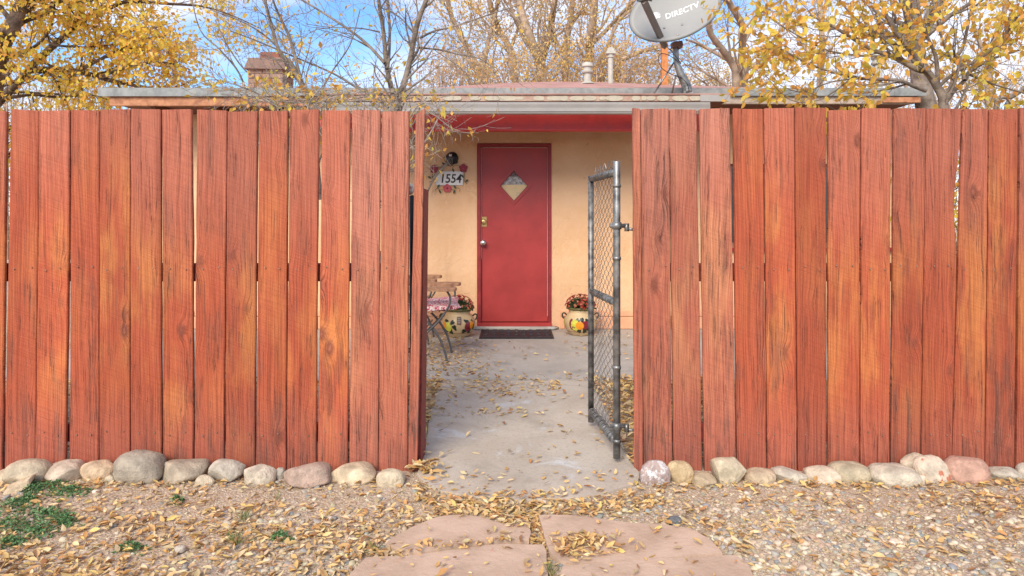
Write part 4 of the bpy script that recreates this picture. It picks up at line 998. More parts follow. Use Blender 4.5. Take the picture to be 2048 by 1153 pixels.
    lf = leafcloud('foliage', base*sc_, dirs, rng.uniform(.018, .035, N), palette(N, [(.05, .085, .03), (.09, .13, .045), (.03, .05, .02)], [3, 2, 2], .3), M['green'], t, width=.55)
    # flower heads: little rosettes of petals
    nf = 120; pts, ds_, szs, cl = [], [], [], []
    for i in range(nf):
        a = random.uniform(0, 2*math.pi); p_ = math.acos(random.uniform(.12, 1)); q = Vector((math.sin(p_)*math.cos(a), math.sin(p_)*math.sin(a), math.cos(p_)))
        c = Vector((q.x*.168, q.y*.168, .285+.150*q.z)); nn = (q+Vector((0, 0, .25))).normalized(); s1 = nn.orthogonal().normalized(); s2 = nn.cross(s1)
        tone = random.choice([(.50, .06, .045), (.60, .13, .08), (.38, .03, .03), (.66, .28, .17)])
        for ring_, m, lift in ((0, 9, .25), (1, 7, .75)):
            for k in range(m):
                b = 2*math.pi*k/m+ring_*.4; dd = (s1*math.cos(b)+s2*math.sin(b))+nn*lift
                pts.append(c); ds_.append(dd); szs.append(.019-.005*ring_); cl.append([v*random.uniform(.8, 1.25) for v in tone])
    leafcloud('flowers', np.array(pts)*sc_, np.array([list(v) for v in ds_]), np.array(szs), np.array(cl), M['mum'], t, width=.5, curl=.15)
    return t
p1 = pot(917, 676, 'painted pot of red mums left of the door, with a dark hanging tag', 'grape')
bm = bmesh.new(); box(bm, -.022, .022, -.006, 0, -.055, .03, None, .004); link('tag', fin(bm, 'tag'), M['rustcap'], p1, (.02, -.176, .20))
bm = bmesh.new()
for zz in (.012, -.010, -.032): box(bm, -.014, .014, -.002, 0, zz-.006, zz+.006)
link('tag_print', fin(bm, 'tag_print'), M['dish'], p1, (.02, -.1825, .20))
pot(1161, 673, 'painted fruit pot of red mums right of the door, partly behind the gate', 'fruit')

def chair(px_front, Yc, label, first=True, cush=True):
    t = empty('patio_chair', (px_front, Yc, .009), label=label, cat='chair', group='folding metal patio chairs')
    m = M['chairmetal']
    # local: +x is the front of the chair (armrest ends at x=0)
    def cp(n, me, mt, **k): return link(n, me, mt, t, **k)
    for s in (-.24, .24):
        cp('leg', tubeme('leg', catmull([(-.03, s, .62), (.0, s, .56), (-.015, s, .48), (-.10, s, .36), (-.2, s, .26), (-.34, s, .12), (-.42, s, .0)], 4), .017, 8, flat=.55), m)
        cp('leg', tubeme('leg', catmull([(-.40, s*.93, .60), (-.30, s*.93, .45), (-.17, s*.93, .32), (-.09, s*.93, .20), (-.045, s*.93, .08), (-.03, s*.93, 0)], 4), .018, 8, flat=.6), m)
        bm = bmesh.new(); N = 8
        prof = [(-.46, -.022), (-.30, -.026), (-.12, -.032), (-.02, -.036), (.045, -.026), (.058, 0), (.045, .026), (-.02, .036), (-.12, .032), (-.30, .026), (-.46, .022)]
        prism(bm, [(a, b*2.6+s) for a, b in prof], .622, .650); bmesh.ops.bevel(bm, geom=bm.edges[:], offset=.004, segments=1, affect='EDGES'); cp('armrest', fin(bm, 'armrest'), M['chairwood'])
        cp('back_post', tubeme('back_post', catmull([(-.40, s, .42), (-.46, s, .64), (-.50, s, .85), (-.56, s, .98)], 4), .012, 8), m)
    for k in range(7):
        cp('seat_slat', boxme('seat_slat', -.46+k*.062, -.46+k*.062+.05, -.22, .22, .425, .440, .003), M['chairwood'])
    for k in range(5): cp('back_slat', boxme('back_slat', -.012, .004, -.22, .22, -.02, .02, .003, Matrix.Translation((-.445-.022*k, 0, .56+k*.085)) @ Matrix.Rotation(R(-12), 4, 'Y')), M['chairwood'])
    cp('stretcher', tubeme('stretcher', [(-.21, -.23, .30), (-.21, .23, .30)], .007, 6), m)
    cp('stretcher', tubeme('stretcher', [(-.39, -.235, .05), (-.39, .235, .05)], .006, 6), m)
    return t
c1 = chair(X(904, 6.05), 6.12, 'folding metal patio chair with wooden arms and a pink patterned cushion')
bm = bmesh.new(); bmesh.ops.create_cube(bm, size=1); bmesh.ops.scale(bm, vec=(.46, .42, .085), verts=bm.verts); bmesh.ops.subdivide_edges(bm, edges=bm.edges[:], cuts=7, use_grid_fill=True)
for v in bm.verts:
    e = max(abs(v.co.x)/.22, abs(v.co.y)/.21); k = 1-.75*e**4; v.co.z *= k; c_ = (abs(v.co.x)/.22*abs(v.co.y)/.21); v.co.x *= 1+.10*c_; v.co.y *= 1+.10*c_; v.co.z += .006*mnoise.noise(v.co*14)
me = fin(bm, 'seat_cushion', True)
o = link('seat_cushion', me, M['cushion'], None, (X(904, 6.05)-.19, 6.12, .478), label='pink and white patterned cushion lying on the patio chair', cat='cushion'); o.rotation_euler = (R(4), R(-5), R(6))
c2 = chair(X(866, 6.9), 7.0, 'second folding patio chair, mostly hidden behind the left fence end')

# ------------------------------------------------------------------ border stones
STONES = [  # x0,x1,ytop,ybase,colour,rough(angularity),label
 (-6, 30, 939, 963, (.52, .42, .31), .3, 'flat tan stone at the far left end of the border', 0),
 (16, 99, 920, 968, (.50, .43, .33), .15, 'large rounded tan stone near the left end of the border', 0),
 (78, 168, 924, 964, (.60, .50, .41), .7, 'pale angular stone above the green weeds', 0),
 (165, 233, 923, 958, (.58, .44, .31), .4, 'sandy stone left of the big grey boulder', 0),
 (230, 329, 903, 965, (.36, .32, .27), .05, 'biggest grey boulder at the foot of the left fence', 0),
 (320, 412, 924, 967, (.42, .36, .29), .7, 'grey brown angular rock right of the big grey boulder', 0),
 (417, 486, 921, 965, (.50, .46, .40), .35, 'whitish grey rounded stone with a dark crease', 0),
 (490, 552, 931, 966, (.56, .50, .42), .45, 'rough pale stone left of the pinkish slab rock', 0),
 (568, 664, 925, 973, (.44, .33, .28), .6, 'large pinkish flat topped rock by the left fence', 0),
 (662, 753, 929, 965, (.58, .48, .35), .3, 'long two toned tan and white stone', 0),
 (753, 809, 939, 971, (.58, .50, .38), .0, 'smooth oval tan stone beside the path opening', 0),
 (1281, 1339, 921, 971, (.42, .33, .32), .35, 'purple grey stone crusted with white lichen by the path', 1),
 (1333, 1386, 924, 964, (.58, .45, .28), .15, 'round golden tan stone next to the lichen crusted one', 0),
 (1383, 1432, 947, 971, (.50, .40, .28), .2, 'low flat brown stone before the pointed cream rock', 0),
 (1425, 1490, 916, 966, (.56, .49, .37), .75, 'cream rock with a pointed left top', 0),
 (1489, 1551, 938, 967, (.54, .43, .31), .1, 'smooth dull tan stone right of the pointed rock', 0),
 (1546, 1611, 935, 964, (.54, .49, .42), .6, 'pale grey angular stone with a white lower edge', 0),
 (1610, 1678, 934, 963, (.62, .53, .43), .2, 'cream elongated stone sloping to the right', 0),
 (1658, 1737, 926, 958, (.48, .42, .31), .1, 'smooth greenish tan dome shaped stone', 0),
 (1737, 1834, 931, 969, (.56, .51, .43), .1, 'long smooth whitish stone, widest of the right border', 0),
 (1800, 1858, 908, 940, (.56, .48, .38), .6, 'pointed cream stone wedged behind the red patched one', 0),
 (1826, 1895, 913, 965, (.62, .54, .45), .25, 'round white stone with red brown patches', 2),
 (1880, 1972, 914, 962, (.50, .31, .25), .55, 'rough pink rock, largest of the right border', 0),
 (1972, 2038, 933, 956, (.50, .46, .40), .3, 'low grey and white stone near the right edge', 0),
 (2034, 2080, 927, 957, (.58, .53, .47), .2, 'white rounded stone cut by the right picture edge', 0),
 (210, 229, 951, 965, (.58, .50, .38), .1, 'small cream pebble in front of the sandy stone', 0),
 (392, 430, 951, 971, (.60, .52, .40), .2, 'small cream stone before the whitish grey one', 0),
 (551, 571, 936, 956, (.42, .40, .36), .5, 'small grey chip wedged left of the pinkish rock', 0),
 (1834, 1852, 950, 966, (.56, .48, .40), .2, 'tiny cream stone under the red patched stone', 0),
 (1890, 1912, 947, 964, (.38, .28, .26), .3, 'tiny purplish stone under the rough pink rock', 0)]
def stone_mat(name, c, special):
    n = NT(name); f = n.noise(n.obj, 14, 6, .65, .4); g = n.noise(n.obj, 70, 5, .7); w = n.math('MULTIPLY', n.rand(), 20)
    b = n.noise(n.obj, 7, 5, .6, .6, w=w)
    c = (c[0]*1.02, c[1]*.97, c[2]*.88)
    col = n.mix(n.rng(f, .3, .7), tuple(x*.66 for x in c), tuple(min(1, x*1.18) for x in c))
    col = n.mix(n.rng(b, .56, .68, 0, .6), col, tuple(min(.78, x*1.35+.03) for x in c)); col = n.mix(n.rng(g, .56, .70, 0, .45), col, tuple(x*.45 for x in c))
    if special == 1: col = n.mix(n.rng(n.noise(n.obj, 22, 6, .75), .48, .58), col, (.68, .66, .64))
    if special == 2: col = n.mix(n.rng(n.noise(n.map(n.obj, (1, 1, .5)), 22, 3, .5), .60, .64), col, (.48, .17, .10))
    return n.out(col, .85, n.bump(n.math('ADD', f, n.math('MULTIPLY', g, .6)), .9, .014))
def rock_mesh(w, d, h, ang, seed):
    bm = bmesh.new(); bmesh.ops.create_icosphere(bm, subdivisions=4, radius=1)
    rnd = random.Random(seed); planes = [(Vector((rnd.gauss(0, 1), rnd.gauss(0, 1), rnd.gauss(0, .8))).normalized(), rnd.uniform(.58, .86)) for _ in range(int(3+9*ang))]
    off = Vector((seed*7.3, seed*1.7, 0))
    for v in bm.verts:
        p = v.co.copy(); p = p.normalized()
        # superellipsoid
        p = p*(1/((abs(p.x)**2.6+abs(p.y)**2.6+abs(p.z)**2.6)**(1/2.6)))
        p *= 1+.10*mnoise.noise(p*1.1+off)+.045*mnoise.noise(p*2.6+off)+(.02+.035*ang)*mnoise.noise(p*6+off)
        if ang > .1:
            for nn, dd in planes:
                q = p.dot(nn)
                if q > dd: p -= nn*(q-dd)*(.55+.4*ang)
        p *= 1+.012*mnoise.noise(p*13+off)+.007*mnoise.noise(p*27+off)+(.03*ang)*abs(mnoise.noise(p*9+off))
        v.co = p
    mn = [min(v.co[i] for v in bm.verts) for i in range(3)]; mx = [max(v.co[i] for v in bm.verts) for i in range(3)]
    for v in bm.verts: v.co = Vector((((v.co.x-mn[0])/(mx[0]-mn[0])-.5)*w, ((v.co.y-mn[1])/(mx[1]-mn[1])-.5)*d, (v.co.z-mn[2])/(mx[2]-mn[2])*h))
    return fin(bm, 'stone', True)
obstacles = []
for i, (x0, x1, yt, yb, c, ang, lab, sp) in enumerate(STONES):
    Yb = G(0, yb).y; wid = (x1-x0)*Yb/F_PX; dep = min(.19, wid*.8)
    Yc = min(Yb+dep*.42, YFN-.012-dep/2)
    if 'wedged behind' in lab: Yc = YFN-.06; dep = .09
    wid = (x1-x0)*Yc/F_PX*1.02; h = Z(yt, Yc)+.035
    me = rock_mesh(wid, dep, h, ang, i*3+1)
    o = link('stone', me, stone_mat('stone colour', c, sp), None, (X((x0+x1)/2, Yc), Yc, -.035), label=lab, cat='stone', group='border stones along the fence foot')
    obstacles.append((o.location.x, Yc, wid/2, dep/2))
# the tilted broken slab at left and the dark pebble in the gravel
me = rock_mesh(.15, .10, .035, .9, 77); o = link('stone', me, stone_mat('stone colour', (.58, .47, .34), 0), None, (X(50, 3.17), 3.14, -.004), label='thin broken tan slab leaning in front of the rounded tan stone', cat='stone', group='border stones along the fence foot'); o.rotation_euler = (R(18), R(-26), R(8))
me = rock_mesh(.058, .05, .032, .0, 78); link('stone', me, stone_mat('stone colour', (.16, .17, .19), 0), None, (G(1349, 1046).x, G(1349, 1046).y, -.008), label='dark blue grey pebble lying above the right flagstone', cat='stone')
me = rock_mesh(.04, .035, .026, .0, 79); link('stone', me, stone_mat('stone colour', (.55, .50, .44), 0), None, (G(360, 1103).x, G(360, 1103).y, -.006), label='white oval pebble among leaves in the left foreground', cat='stone')

# ------------------------------------------------------------------ gravel
def scatter(n, xr, yr, dens):
    out = []; 
    while len(out) < n:
        m = 4000; x = rng.uniform(*xr, m); y = rng.uniform(*yr, m); u = rng.uniform(0, 1, m)
        for a, b, c in zip(x, y, u):
            if c < dens(a, b): out.append((a, b))
            if len(out) >= n: break
    return out
def pt_in(poly, x, y):
    c = False; n = len(poly); j = n-1
    for i in range(n):
        xi, yi = poly[i]; xj, yj = poly[j]
        if (yi > y) != (yj > y) and x < (xj-xi)*(y-yi)/(yj-yi)+xi: c = not c
        j = i
    return c
flag_polys = [[(G(a, b).x, G(a, b).y) for a, b in pl] for pl in FL]
path_poly = poly
def surf(x, y):
    for q in flag_polys:
        if pt_in(q, x, y): return .017
    if y < 5.24 and pt_in(path_poly, x, y): return .007
    if y >= 5.24 and y < 7.73 and -4.2 < x < 4.8: return .009
    return gz(x, y)
def instanced_stones(name, pts, smin, smax, cols, wts, subdiv, flat=.55, **k):
    bm = bmesh.new(); bmesh.ops.create_icosphere(bm, subdivisions=subdiv, radius=1); base = np.array([v.co[:] for v in bm.verts]); tri = np.array([[v.index for v in f.verts] for f in bm.faces]); bm.free()
    N = len(pts); nv = len(base); V = np.repeat(base[None], N, 0)
    V = V*(1+rng.normal(size=(N, nv, 1))*.09)
    s = (smin+(smax-smin)*rng.uniform(0, 1, (N, 1, 1))**2.2)*np.stack([rng.uniform(.8, 1.35, N), rng.uniform(.7, 1.1, N), rng.uniform(flat*.7, flat*1.2, N)], 1)[:, None, :]
    V = V*s; a = rng.uniform(0, 2*np.pi, N); ca, sa = np.cos(a)[:, None], np.sin(a)[:, None]
    x = V[:, :, 0]*ca-V[:, :, 1]*sa; y = V[:, :, 0]*sa+V[:, :, 1]*ca; z = V[:, :, 2]+x*rng.normal(size=(N, 1))*.2
    P0 = np.array([(px, py, surf(px, py)) for px, py in pts])
    V = np.stack([x+P0[:, 0:1], y+P0[:, 1:2], z+P0[:, 2:3]+s[:, 0, 2:3]*.25], 2)
    FF = (np.arange(N)[:, None, None]*nv+tri[None]).reshape(-1, 3)
    return link(name, np_mesh(name, V.reshape(-1, 3), FF, np.repeat(palette(N, cols, wts, .15), nv, axis=0), smooth=subdiv > 1), M['pebble'], None, kind='stuff', **k)
def inside_flag(x, y): return any(pt_in(q, x, y) for q in flag_polys) or pt_in(path_poly, x, y)
def gd_big(x, y):
    if inside_flag(x, y): return 0
    px = 1024+x*F_PX/y; py = HOR+CAMZ*F_PX/y
    d = .10+.25*max(0, mnoise.noise(Vector((x*1.5, y*1.5, 5))))
    if px > 1080: d += .30*max(0, 1-abs(py-1020)/60.) if px < 1700 else .0
    if px > 1420: d += .75*max(0, min(1, (py-990)/80.))*max(.3, 1-max(0, px-1750)/450.)
    if 440 < px < 780 and py > 1010: d += .18
    if py > 1120 and px > 300: d += .1
    return min(1, d)
GC = [(.52, .43, .30), (.42, .335, .23), (.36, .335, .29), (.60, .53, .41), (.46, .33, .22), (.27, .275, .265)]
instanced_stones('gravel', scatter(8500, (-2.7, 2.9), (1.9, 3.3), gd_big), .0045, .0165, GC, [4, 3, 2, 3, 2, 1], 2)
instanced_stones('fine_gravel', scatter(30000, (-2.7, 2.8), (1.9, 3.36), lambda x, y: 0 if inside_flag(x, y) else .6+.4*mnoise.noise(Vector((x*2, y*2, 8)))), .0018, .0052, GC, [4, 4, 2, 3, 2, 1], 1)

# ------------------------------------------------------------------ fallen leaves
LC = [(.68, .47, .21), (.62, .385, .15), (.72, .56, .32), (.50, .26, .09), (.34, .17, .075), (.70, .50, .17), (.46, .33, .19)]
LWt = [5, 4, 4, 2, 1, 1.6, 1.5]
def lying_leaves(name, pts, smin, smax, detail, label=None, lift=.012, cols=LC, wts=LWt, pile=None):
    N = len(pts); yaw = rng.uniform(0, 2*np.pi, N); tilt = rng.normal(size=N)*.20
    base = np.array([(x, y, surf(x, y)) for x, y in pts]); sz = rng.uniform(smin, smax, N)
    d = np.stack([np.cos(yaw)*np.cos(tilt), np.sin(yaw)*np.cos(tilt), np.sin(tilt)], 1)
    up = np.array([0, 0, 1.])+rng.normal(size=(N, 3))*.34
    a = np.cross(d, up); a /= np.linalg.norm(a, axis=1, keepdims=True); n = np.cross(a, d)
    n *= np.sign(n[:, 2:3])
    sz_ = sz[:, None]; wd = sz_*rng.uniform(.27, .54, (N, 1)); fo = wd*rng.uniform(-.15, .55, (N, 1)); cu = sz_*rng.normal(.05, .15, (N, 1))
    base[:, 2] += rng.uniform(.0015, lift, N)+np.abs(np.sin(tilt))*sz*.5
    if pile is not None: base[:, 2] += np.array([pile(x, y) for x, y in pts])*rng.uniform(0, 1, N)
    c0 = base-d*sz_*.5
    if detail:
        V = np.stack([c0, c0+d*sz_*.20+a*wd*.33+n*fo*.7, c0+d*sz_*.48+a*wd*.5+n*(fo+cu*.15), c0+d*sz_*.78+a*wd*.28+n*(fo*.6+cu*.6), c0+d*sz_+n*cu,
                      c0+d*sz_*.78-a*wd*.28+n*(fo*.6+cu*.6), c0+d*sz_*.48-a*wd*.5+n*(fo+cu*.15), c0+d*sz_*.20-a*wd*.33+n*fo*.7, c0+d*sz_*.3, c0+d*sz_*.68+n*cu*.35], 1)
        Fc = np.array([[0, 8, 1], [1, 8, 2], [2, 8, 9], [2, 9, 3], [3, 9, 4], [4, 9, 5], [5, 9, 6], [6, 9, 8], [6, 8, 7], [7, 8, 0]]); nv = 10
    else:
        V = np.stack([c0, c0+d*sz_*.45+a*wd*.5+n*fo, c0+d*sz_+n*cu, c0+d*sz_*.45-a*wd*.5+n*fo, c0+d*sz_*.5], 1); Fc = np.array([[0, 4, 1], [4, 2, 1], [0, 3, 4], [4, 3, 2]]); nv = 5
    V[:, :, 2] = np.maximum(V[:, :, 2], base[:, 2:3]-.004)
    FF = (np.arange(N)[:, None, None]*nv+Fc[None]).reshape(-1, 3)
    return link(name, np_mesh(name, V.reshape(-1, 3), FF, np.repeat(palette(N, cols, wts, .14), nv, axis=0)), M['dryleaf'], None, kind='stuff')
def d_front(x, y):
    px = 1024+x*F_PX/y; py = HOR+CAMZ*F_PX/y
    nz_ = mnoise.noise(Vector((x*2.2, y*3.5, 11)))*.5+mnoise.noise(Vector((x*6, y*7, 3)))*.35
    d = .07+.75*max(0, nz_+.10)
    for ox, oy, rx, ry in obstacles:
        if abs(x-ox) < rx*.9 and abs(y-oy) < ry*.8: return 0
    if y > 3.33: return 0
    # the drift across the mouth of the path
    bx_ = [(830, 985), (900, 1006), (1000, 1012), (1100, 1006), (1180, 1015), (1280, 1012), (1330, 1000)]
    for (a, b), (c, e) in zip(bx_, bx_[1:]):
        if a <= px <= c: yy = b+(e-b)*(px-a)/(c-a); d += 1.0*math.exp(-((py-yy)/17)**2)
    onf = any(pt_in(q, x, y) for q in flag_polys)
    if onf: 
        d = .03
        if 1090 < px < 1250 and 1078 < py < 1132: d = 1.0*math.exp(-((px-1160)/60)**2)+.05
        if 1000 < px < 1060 and py < 1065: d = .5
        yj = 1120-(px-740)*.085
        if 720 < px < 1085: d += .8*math.exp(-((py-yj+8)/7)**2)
    elif pt_in(path_poly, x, y):
        if not (py > 985): d = .05
        else: d = min(d, 1)*.9
    else:
        if 640 < px < 1130 and 1015 < py < 1120: d += .35
        if 1060 < px < 1100 and py > 1030: d += .5
        if px < 700 and py > 1040: d += .22*max(0, 1+2*nz_)
        if 1300 < px < 1500 and 1040 < py < 1110: d += .25
        if px > 1440 and py > 1010: d *= .62
        if px > 1150 and px < 1480 and py < 1040: d *= .6
        if py < 1000: d *= .75
        if 958 < py < 974: d += .35
        if 600 < px < 830 and py < 1000: d *= .5
    return min(1, max(.02, d))
lying_leaves('fallen_leaves', scatter(8800, (-2.7, 2.8), (1.9, 3.33), d_front), .014, .046, 1)
def d_path(x, y):
    px = 1024+x*F_PX/y; py = HOR+CAMZ*F_PX/y
    d = .05+.14*max(0, mnoise.noise(Vector((x*2.5, y*2, 21)))+.1)
    if y < 5.3 and not pt_in(path_poly, x, y): return 0
    for cx_, cy_, rx, ry in ((1020, 785, 90, 14), (990, 830, 60, 8), (1080, 775, 40, 12), (960, 770, 50, 14), (930, 740, 50, 10), (1030, 828, 60, 7), (880, 700, 60, 40), (900, 720, 40, 25)):
        d += .75*math.exp(-((px-cx_)/rx)**2-((py-cy_)/ry)**2)
    if x < -.38: d += .35*max(0, mnoise.noise(Vector((3, y*4, 1)))+.3)
    if abs(x) < .42 and 6.9 < y < 7.73: d *= .15
    if y > 6.9: d *= .6
    return min(1, d)
lying_leaves('patio_leaves', scatter(1250, (-1.6, 1.6), (3.2, 7.6), d_path), .028, .05, 1)
def d_side(x, y):
    if pt_in(path_poly, x, y) or y > 5.26: return 0
    return 1 if (-1.1 < x < 1.5) else .45
lying_leaves('drifted_leaves', scatter(4200, (-1.0, 1.6), (3.42, 5.26), d_side), .035, .06, 1, lift=.05)
lying_leaves('yard_leaves', scatter(5200, (-4.3, 4.6), (3.45, 5.3), lambda x, y: 0 if -1.0 < x < 1.5 else 1), .04, .07, 0, lift=.03)
heap = [(X(848, 3.36)+rng.normal()*.035, 3.33+rng.normal()*.03) for _ in range(60)]
lying_leaves('leaf_heap', heap, .04, .06, 1, lift=.04)

# green weeds
def weeds(name, spots, n, size):
    pts, ds_, sz = [], [], []
    for k in range(n):
        px, py, rx, ry = random.choice(spots)
        a, b = random.gauss(0, .5), random.gauss(0, .5); g = G(px+a*rx, py+b*ry); h = random.uniform(.002, .030)*max(.2, 1-(a*a+b*b)*.6)
        q = (g.x, g.y, gz(g.x, g.y)+h); v = (random.gauss(0, 1), random.gauss(0, 1), random.uniform(.1, 1.0)); m = 4
        for j in range(m): pts.append(q); ds_.append((v[0]+random.gauss(0, .8), v[1]+random.gauss(0, .8), v[2])); sz.append(random.uniform(.6, 1.2)*size)
    return leafcloud(name, pts, ds_, sz, palette(len(pts), [(.11, .24, .09), (.16, .32, .13), (.07, .16, .06), (.24, .34, .12)], [3, 3, 2, 1], .25), M['green'], None, width=.4, kind='stuff')
weeds('ground_cover', [(100, 970, 55, 12), (135, 985, 45, 12), (60, 978, 30, 10), (30, 1015, 45, 18), (20, 1050, 45, 18), (75, 1062, 40, 20), (100, 1030, 40, 14), (130, 1042, 22, 12), (20, 1085, 30, 10), (55, 1000, 20, 8)], 1500, .015)
weeds('small_weeds', [(263, 1100, 26, 9), (355, 1001, 10, 5), (560, 1075, 18, 7)], 190, .016)
pts, ds_, sz = [], [], []
for px, py, n_ in ((470, 1085, 90), (486, 1040, 45), (548, 995, 14), (750, 1100, 18), (1100, 1148, 40)):
    for k in range(n_):
        g = G(px+random.gauss(0, 7), py+random.gauss(0, 3)); pts.append((g.x, g.y, gz(g.x, g.y))); ds_.append((random.gauss(0, .6), random.gauss(0, .6), 1)); sz.append(random.uniform(.02, .065))
leafcloud('grass_tuft', pts, ds_, sz, palette(len(pts), [(.22, .24, .07), (.14, .19, .06), (.42, .34, .15)], [3, 2, 2]), M['green'], None, width=.06, kind='stuff')

# ------------------------------------------------------------------ trees
class Tree:
    def __init__(s): s.poly = {0: [], 1: [], 2: []}; s.leaf = []
    def add(s, lvl, pts, rad): s.poly[lvl].append((pts, rad))
def build_tubes(polys, nside):
    by = {}
    for p, r in polys: by.setdefault(len(p), []).append((p, r))
    Vs, Fs, off = [], [], 0
    for n, lst in by.items():
        Pn = np.array([[tuple(q) for q in p] for p, _ in lst]); Rn = np.array([r for _, r in lst]); K = len(lst)
        T = np.gradient(Pn, axis=1); T /= np.linalg.norm(T, axis=2, keepdims=True)+1e-9
        ref = np.array([.31, .77, .55]); A = np.cross(T, ref); A /= np.linalg.norm(A, axis=2, keepdims=True)+1e-9; B = np.cross(T, A)
        th = 2*np.pi*np.arange(nside)/nside
        V = Pn[:, :, None]+Rn[:, :, None, None]*(A[:, :, None]*np.cos(th)[:, None]+B[:, :, None]*np.sin(th)[:, None])
        idx = np.arange(K*n*nside).reshape(K, n, nside)+off
        F_ = np.stack([idx[:, :-1], np.roll(idx[:, :-1], -1, 2), np.roll(idx[:, 1:], -1, 2), idx[:, 1:]], 3).reshape(-1, 4)
        Vs.append(V.reshape(-1, 3)); Fs.append(F_); off += K*n*nside
    return np.concatenate(Vs), np.concatenate(Fs)
def grow(T, p, d, L, r, depth, cfg, rad_min=.0012):
    n = 5; pts = [p.copy()]; d = d.normalized(); q = p.copy(); dirs = [d.copy()]
    for k in range(n-1):
        d = (d+Vector((random.gauss(0, 1), random.gauss(0, 1), random.gauss(0, 1)))*cfg['wander']+Vector((0, 0, cfg['up']))).normalized()
        q = q+d*(L/(n-1)); pts.append(q.copy()); dirs.append(d.copy())
    re = max(rad_min, r*.35); rad = [r+(re-r)*k/(n-1) for k in range(n)]
    T.add(1 if r > cfg.get('twig_r', .006) else 2, pts, rad)
    if depth <= cfg['leafdepth']:
        for k in range(1, n):
            if random.random() < cfg['leafp']:
                for _ in range(cfg.get('leafn', 1)): T.leaf.append((pts[k]+Vector((random.gauss(0, 1), random.gauss(0, 1), random.gauss(0, 1)))*cfg.get('leafspread', .02), dirs[k]))
    if depth > 0:
        nc = cfg['nc']+random.choice((0, 0, 1))
        for c in range(nc):
            t = (c+.6+random.random()*.6)/(nc+.3); t = min(.98, t); i = min(n-2, int(t*(n-1))); f = t*(n-1)-i
            base = pts[i].lerp(pts[i+1], f); dd = dirs[i]; ax = dd.orthogonal().normalized(); ax.rotate(Matrix.Rotation(random.uniform(0, 2*math.pi), 3, dd))
            nd = dd.copy(); nd.rotate(Matrix.Rotation(R(random.uniform(*cfg['ang'])), 3, ax))
            grow(T, base, nd, L*random.uniform(*cfg['lr']), max(rad_min, (r+(re-r)*t)*cfg.get('rr', .6)), depth-1, cfg, rad_min)
def limb(T, pts, r0, r1, cfg, spacing=.12, depth=2, L=.5, start=.15, lvl=0, keepY=False, rad_min=.0012):
    P_ = catmull(pts, 4); n = len(P_); rad = [r0+(r1-r0)*k/(n-1) for k in range(n)]; T.add(lvl if (r0 > .012 and not T.poly[0]) or lvl else 1, P_, rad)
    acc = 0; tot = sum((P_[i+1]-P_[i]).length for i in range(n-1)); s = 0
    for i in range(n-1):
        seg = (P_[i+1]-P_[i]); l = seg.length; s += l; acc += l
        while acc > spacing and s/tot > start:
            acc -= spacing*random.uniform(.7, 1.3); dd = seg.normalized(); ax = dd.orthogonal().normalized(); ax.rotate(Matrix.Rotation(random.uniform(0, 2*math.pi), 3, dd))
            nd = dd.copy(); nd.rotate(Matrix.Rotation(R(random.uniform(*cfg['ang'])), 3, ax))
            grow(T, P_[i].lerp(P_[i+1], random.random()), nd, L*random.uniform(.6, 1.2)*(1-.35*s/tot), max(rad_min, rad[i]*.42), depth, cfg, rad_min)
def finish_tree(T, name, loc, label, cat, bark, twig, leafcols, leafw, lsize, mat=None, group=None, lwidth=.5, sides=(9, 5, 3), detail=0, crown='crown', droop=.6, maxleaf=None):
    e = empty(name, loc, label=label, cat=cat, group=group); Mi = Matrix.Translation(-Vector(loc))
    for lvl, nm, mt in ((0, 'trunk', bark), (1, 'stems_branches', bark), (2, 'twigs', twig)):  # further ground stems of multi-stemmed plants are filed with the branches
        if T.poly[lvl]:
            V_, F_ = build_tubes(T.poly[lvl], sides[lvl]); me = np_mesh(nm, V_, F_, smooth=True); me.transform(Mi)
            o = link(nm, me, mt, e)
            if lvl: o['kind'] = 'stuff'
    if T.leaf:
        lf = T.leaf
        if maxleaf and len(lf) > maxleaf: lf = random.sample(lf, maxleaf)
        N = len(lf); pts = np.array([tuple(a) for a, _ in lf]); ds = np.array([tuple(b) for _, b in lf])*.4+rng.normal(size=(N, 3))*.5+np.array([0, 0, -droop])
        o = leafcloud(crown, pts-np.array(loc), ds, rng.uniform(lsize*.65, lsize*1.25, N), palette(N, leafcols, leafw, .16), mat or M['leaf'], e, width=lwidth, detail=detail)
    print(name, 'leaves', len(T.leaf), 'polys', {k: len(v) for k, v in T.poly.items()})
    return e
YEL = [(.88, .57, .10), (.85, .48, .11), (.84, .64, .09), (.74, .36, .09), (.76, .64, .12)]
def jit(pts, Y, j=.15):
    y = Y; out = []
    for a, b in pts: out.append(P(a, b, y)); y += random.uniform(-j, j)
    return out
# --- elm saplings behind the left fence
def sapling(limbs, base_px, Y, label, leafp, seed, cfgx={}):
    random.seed(seed); T = Tree()
    cfg = dict(wander=.16, up=.04, leafdepth=0, leafp=leafp, nc=2, ang=(22, 60), lr=(.5, .8), twig_r=.004); cfg.update(cfgx)
    for pts, r0, r1, sp in limbs: limb(T, jit(pts, Y, .10), r0, r1, cfg, spacing=sp, depth=2, L=.42, start=.08)
    return T
T = sapling([([(640, 400), (622, 215), (600, 165), (582, 127), (559, 104), (541, 44), (530, 0), (520, -60)], .020, .008, .11),
             ([(624, 215), (600, 153), (582, 83), (560, 35), (546, 0), (530, -70)], .014, .006, .11),
             ([(500, 215), (480, 150), (440, 100), (400, 60), (380, -20)], .008, .003, .10),
             ([(600, 160), (551, 91), (505, 55), (460, 34), (420, 20)], .008, .003, .10),
             ([(622, 205), (560, 180), (500, 150), (460, 100), (430, 40)], .009, .003, .10),
             ([(560, 215), (520, 190), (470, 170), (420, 160), (385, 175)], .006, .002, .09),
             ([(627, 215), (660, 150), (700, 90), (720, 20)], .007, .003, .10)], None, 4.7, '', .075, 11)
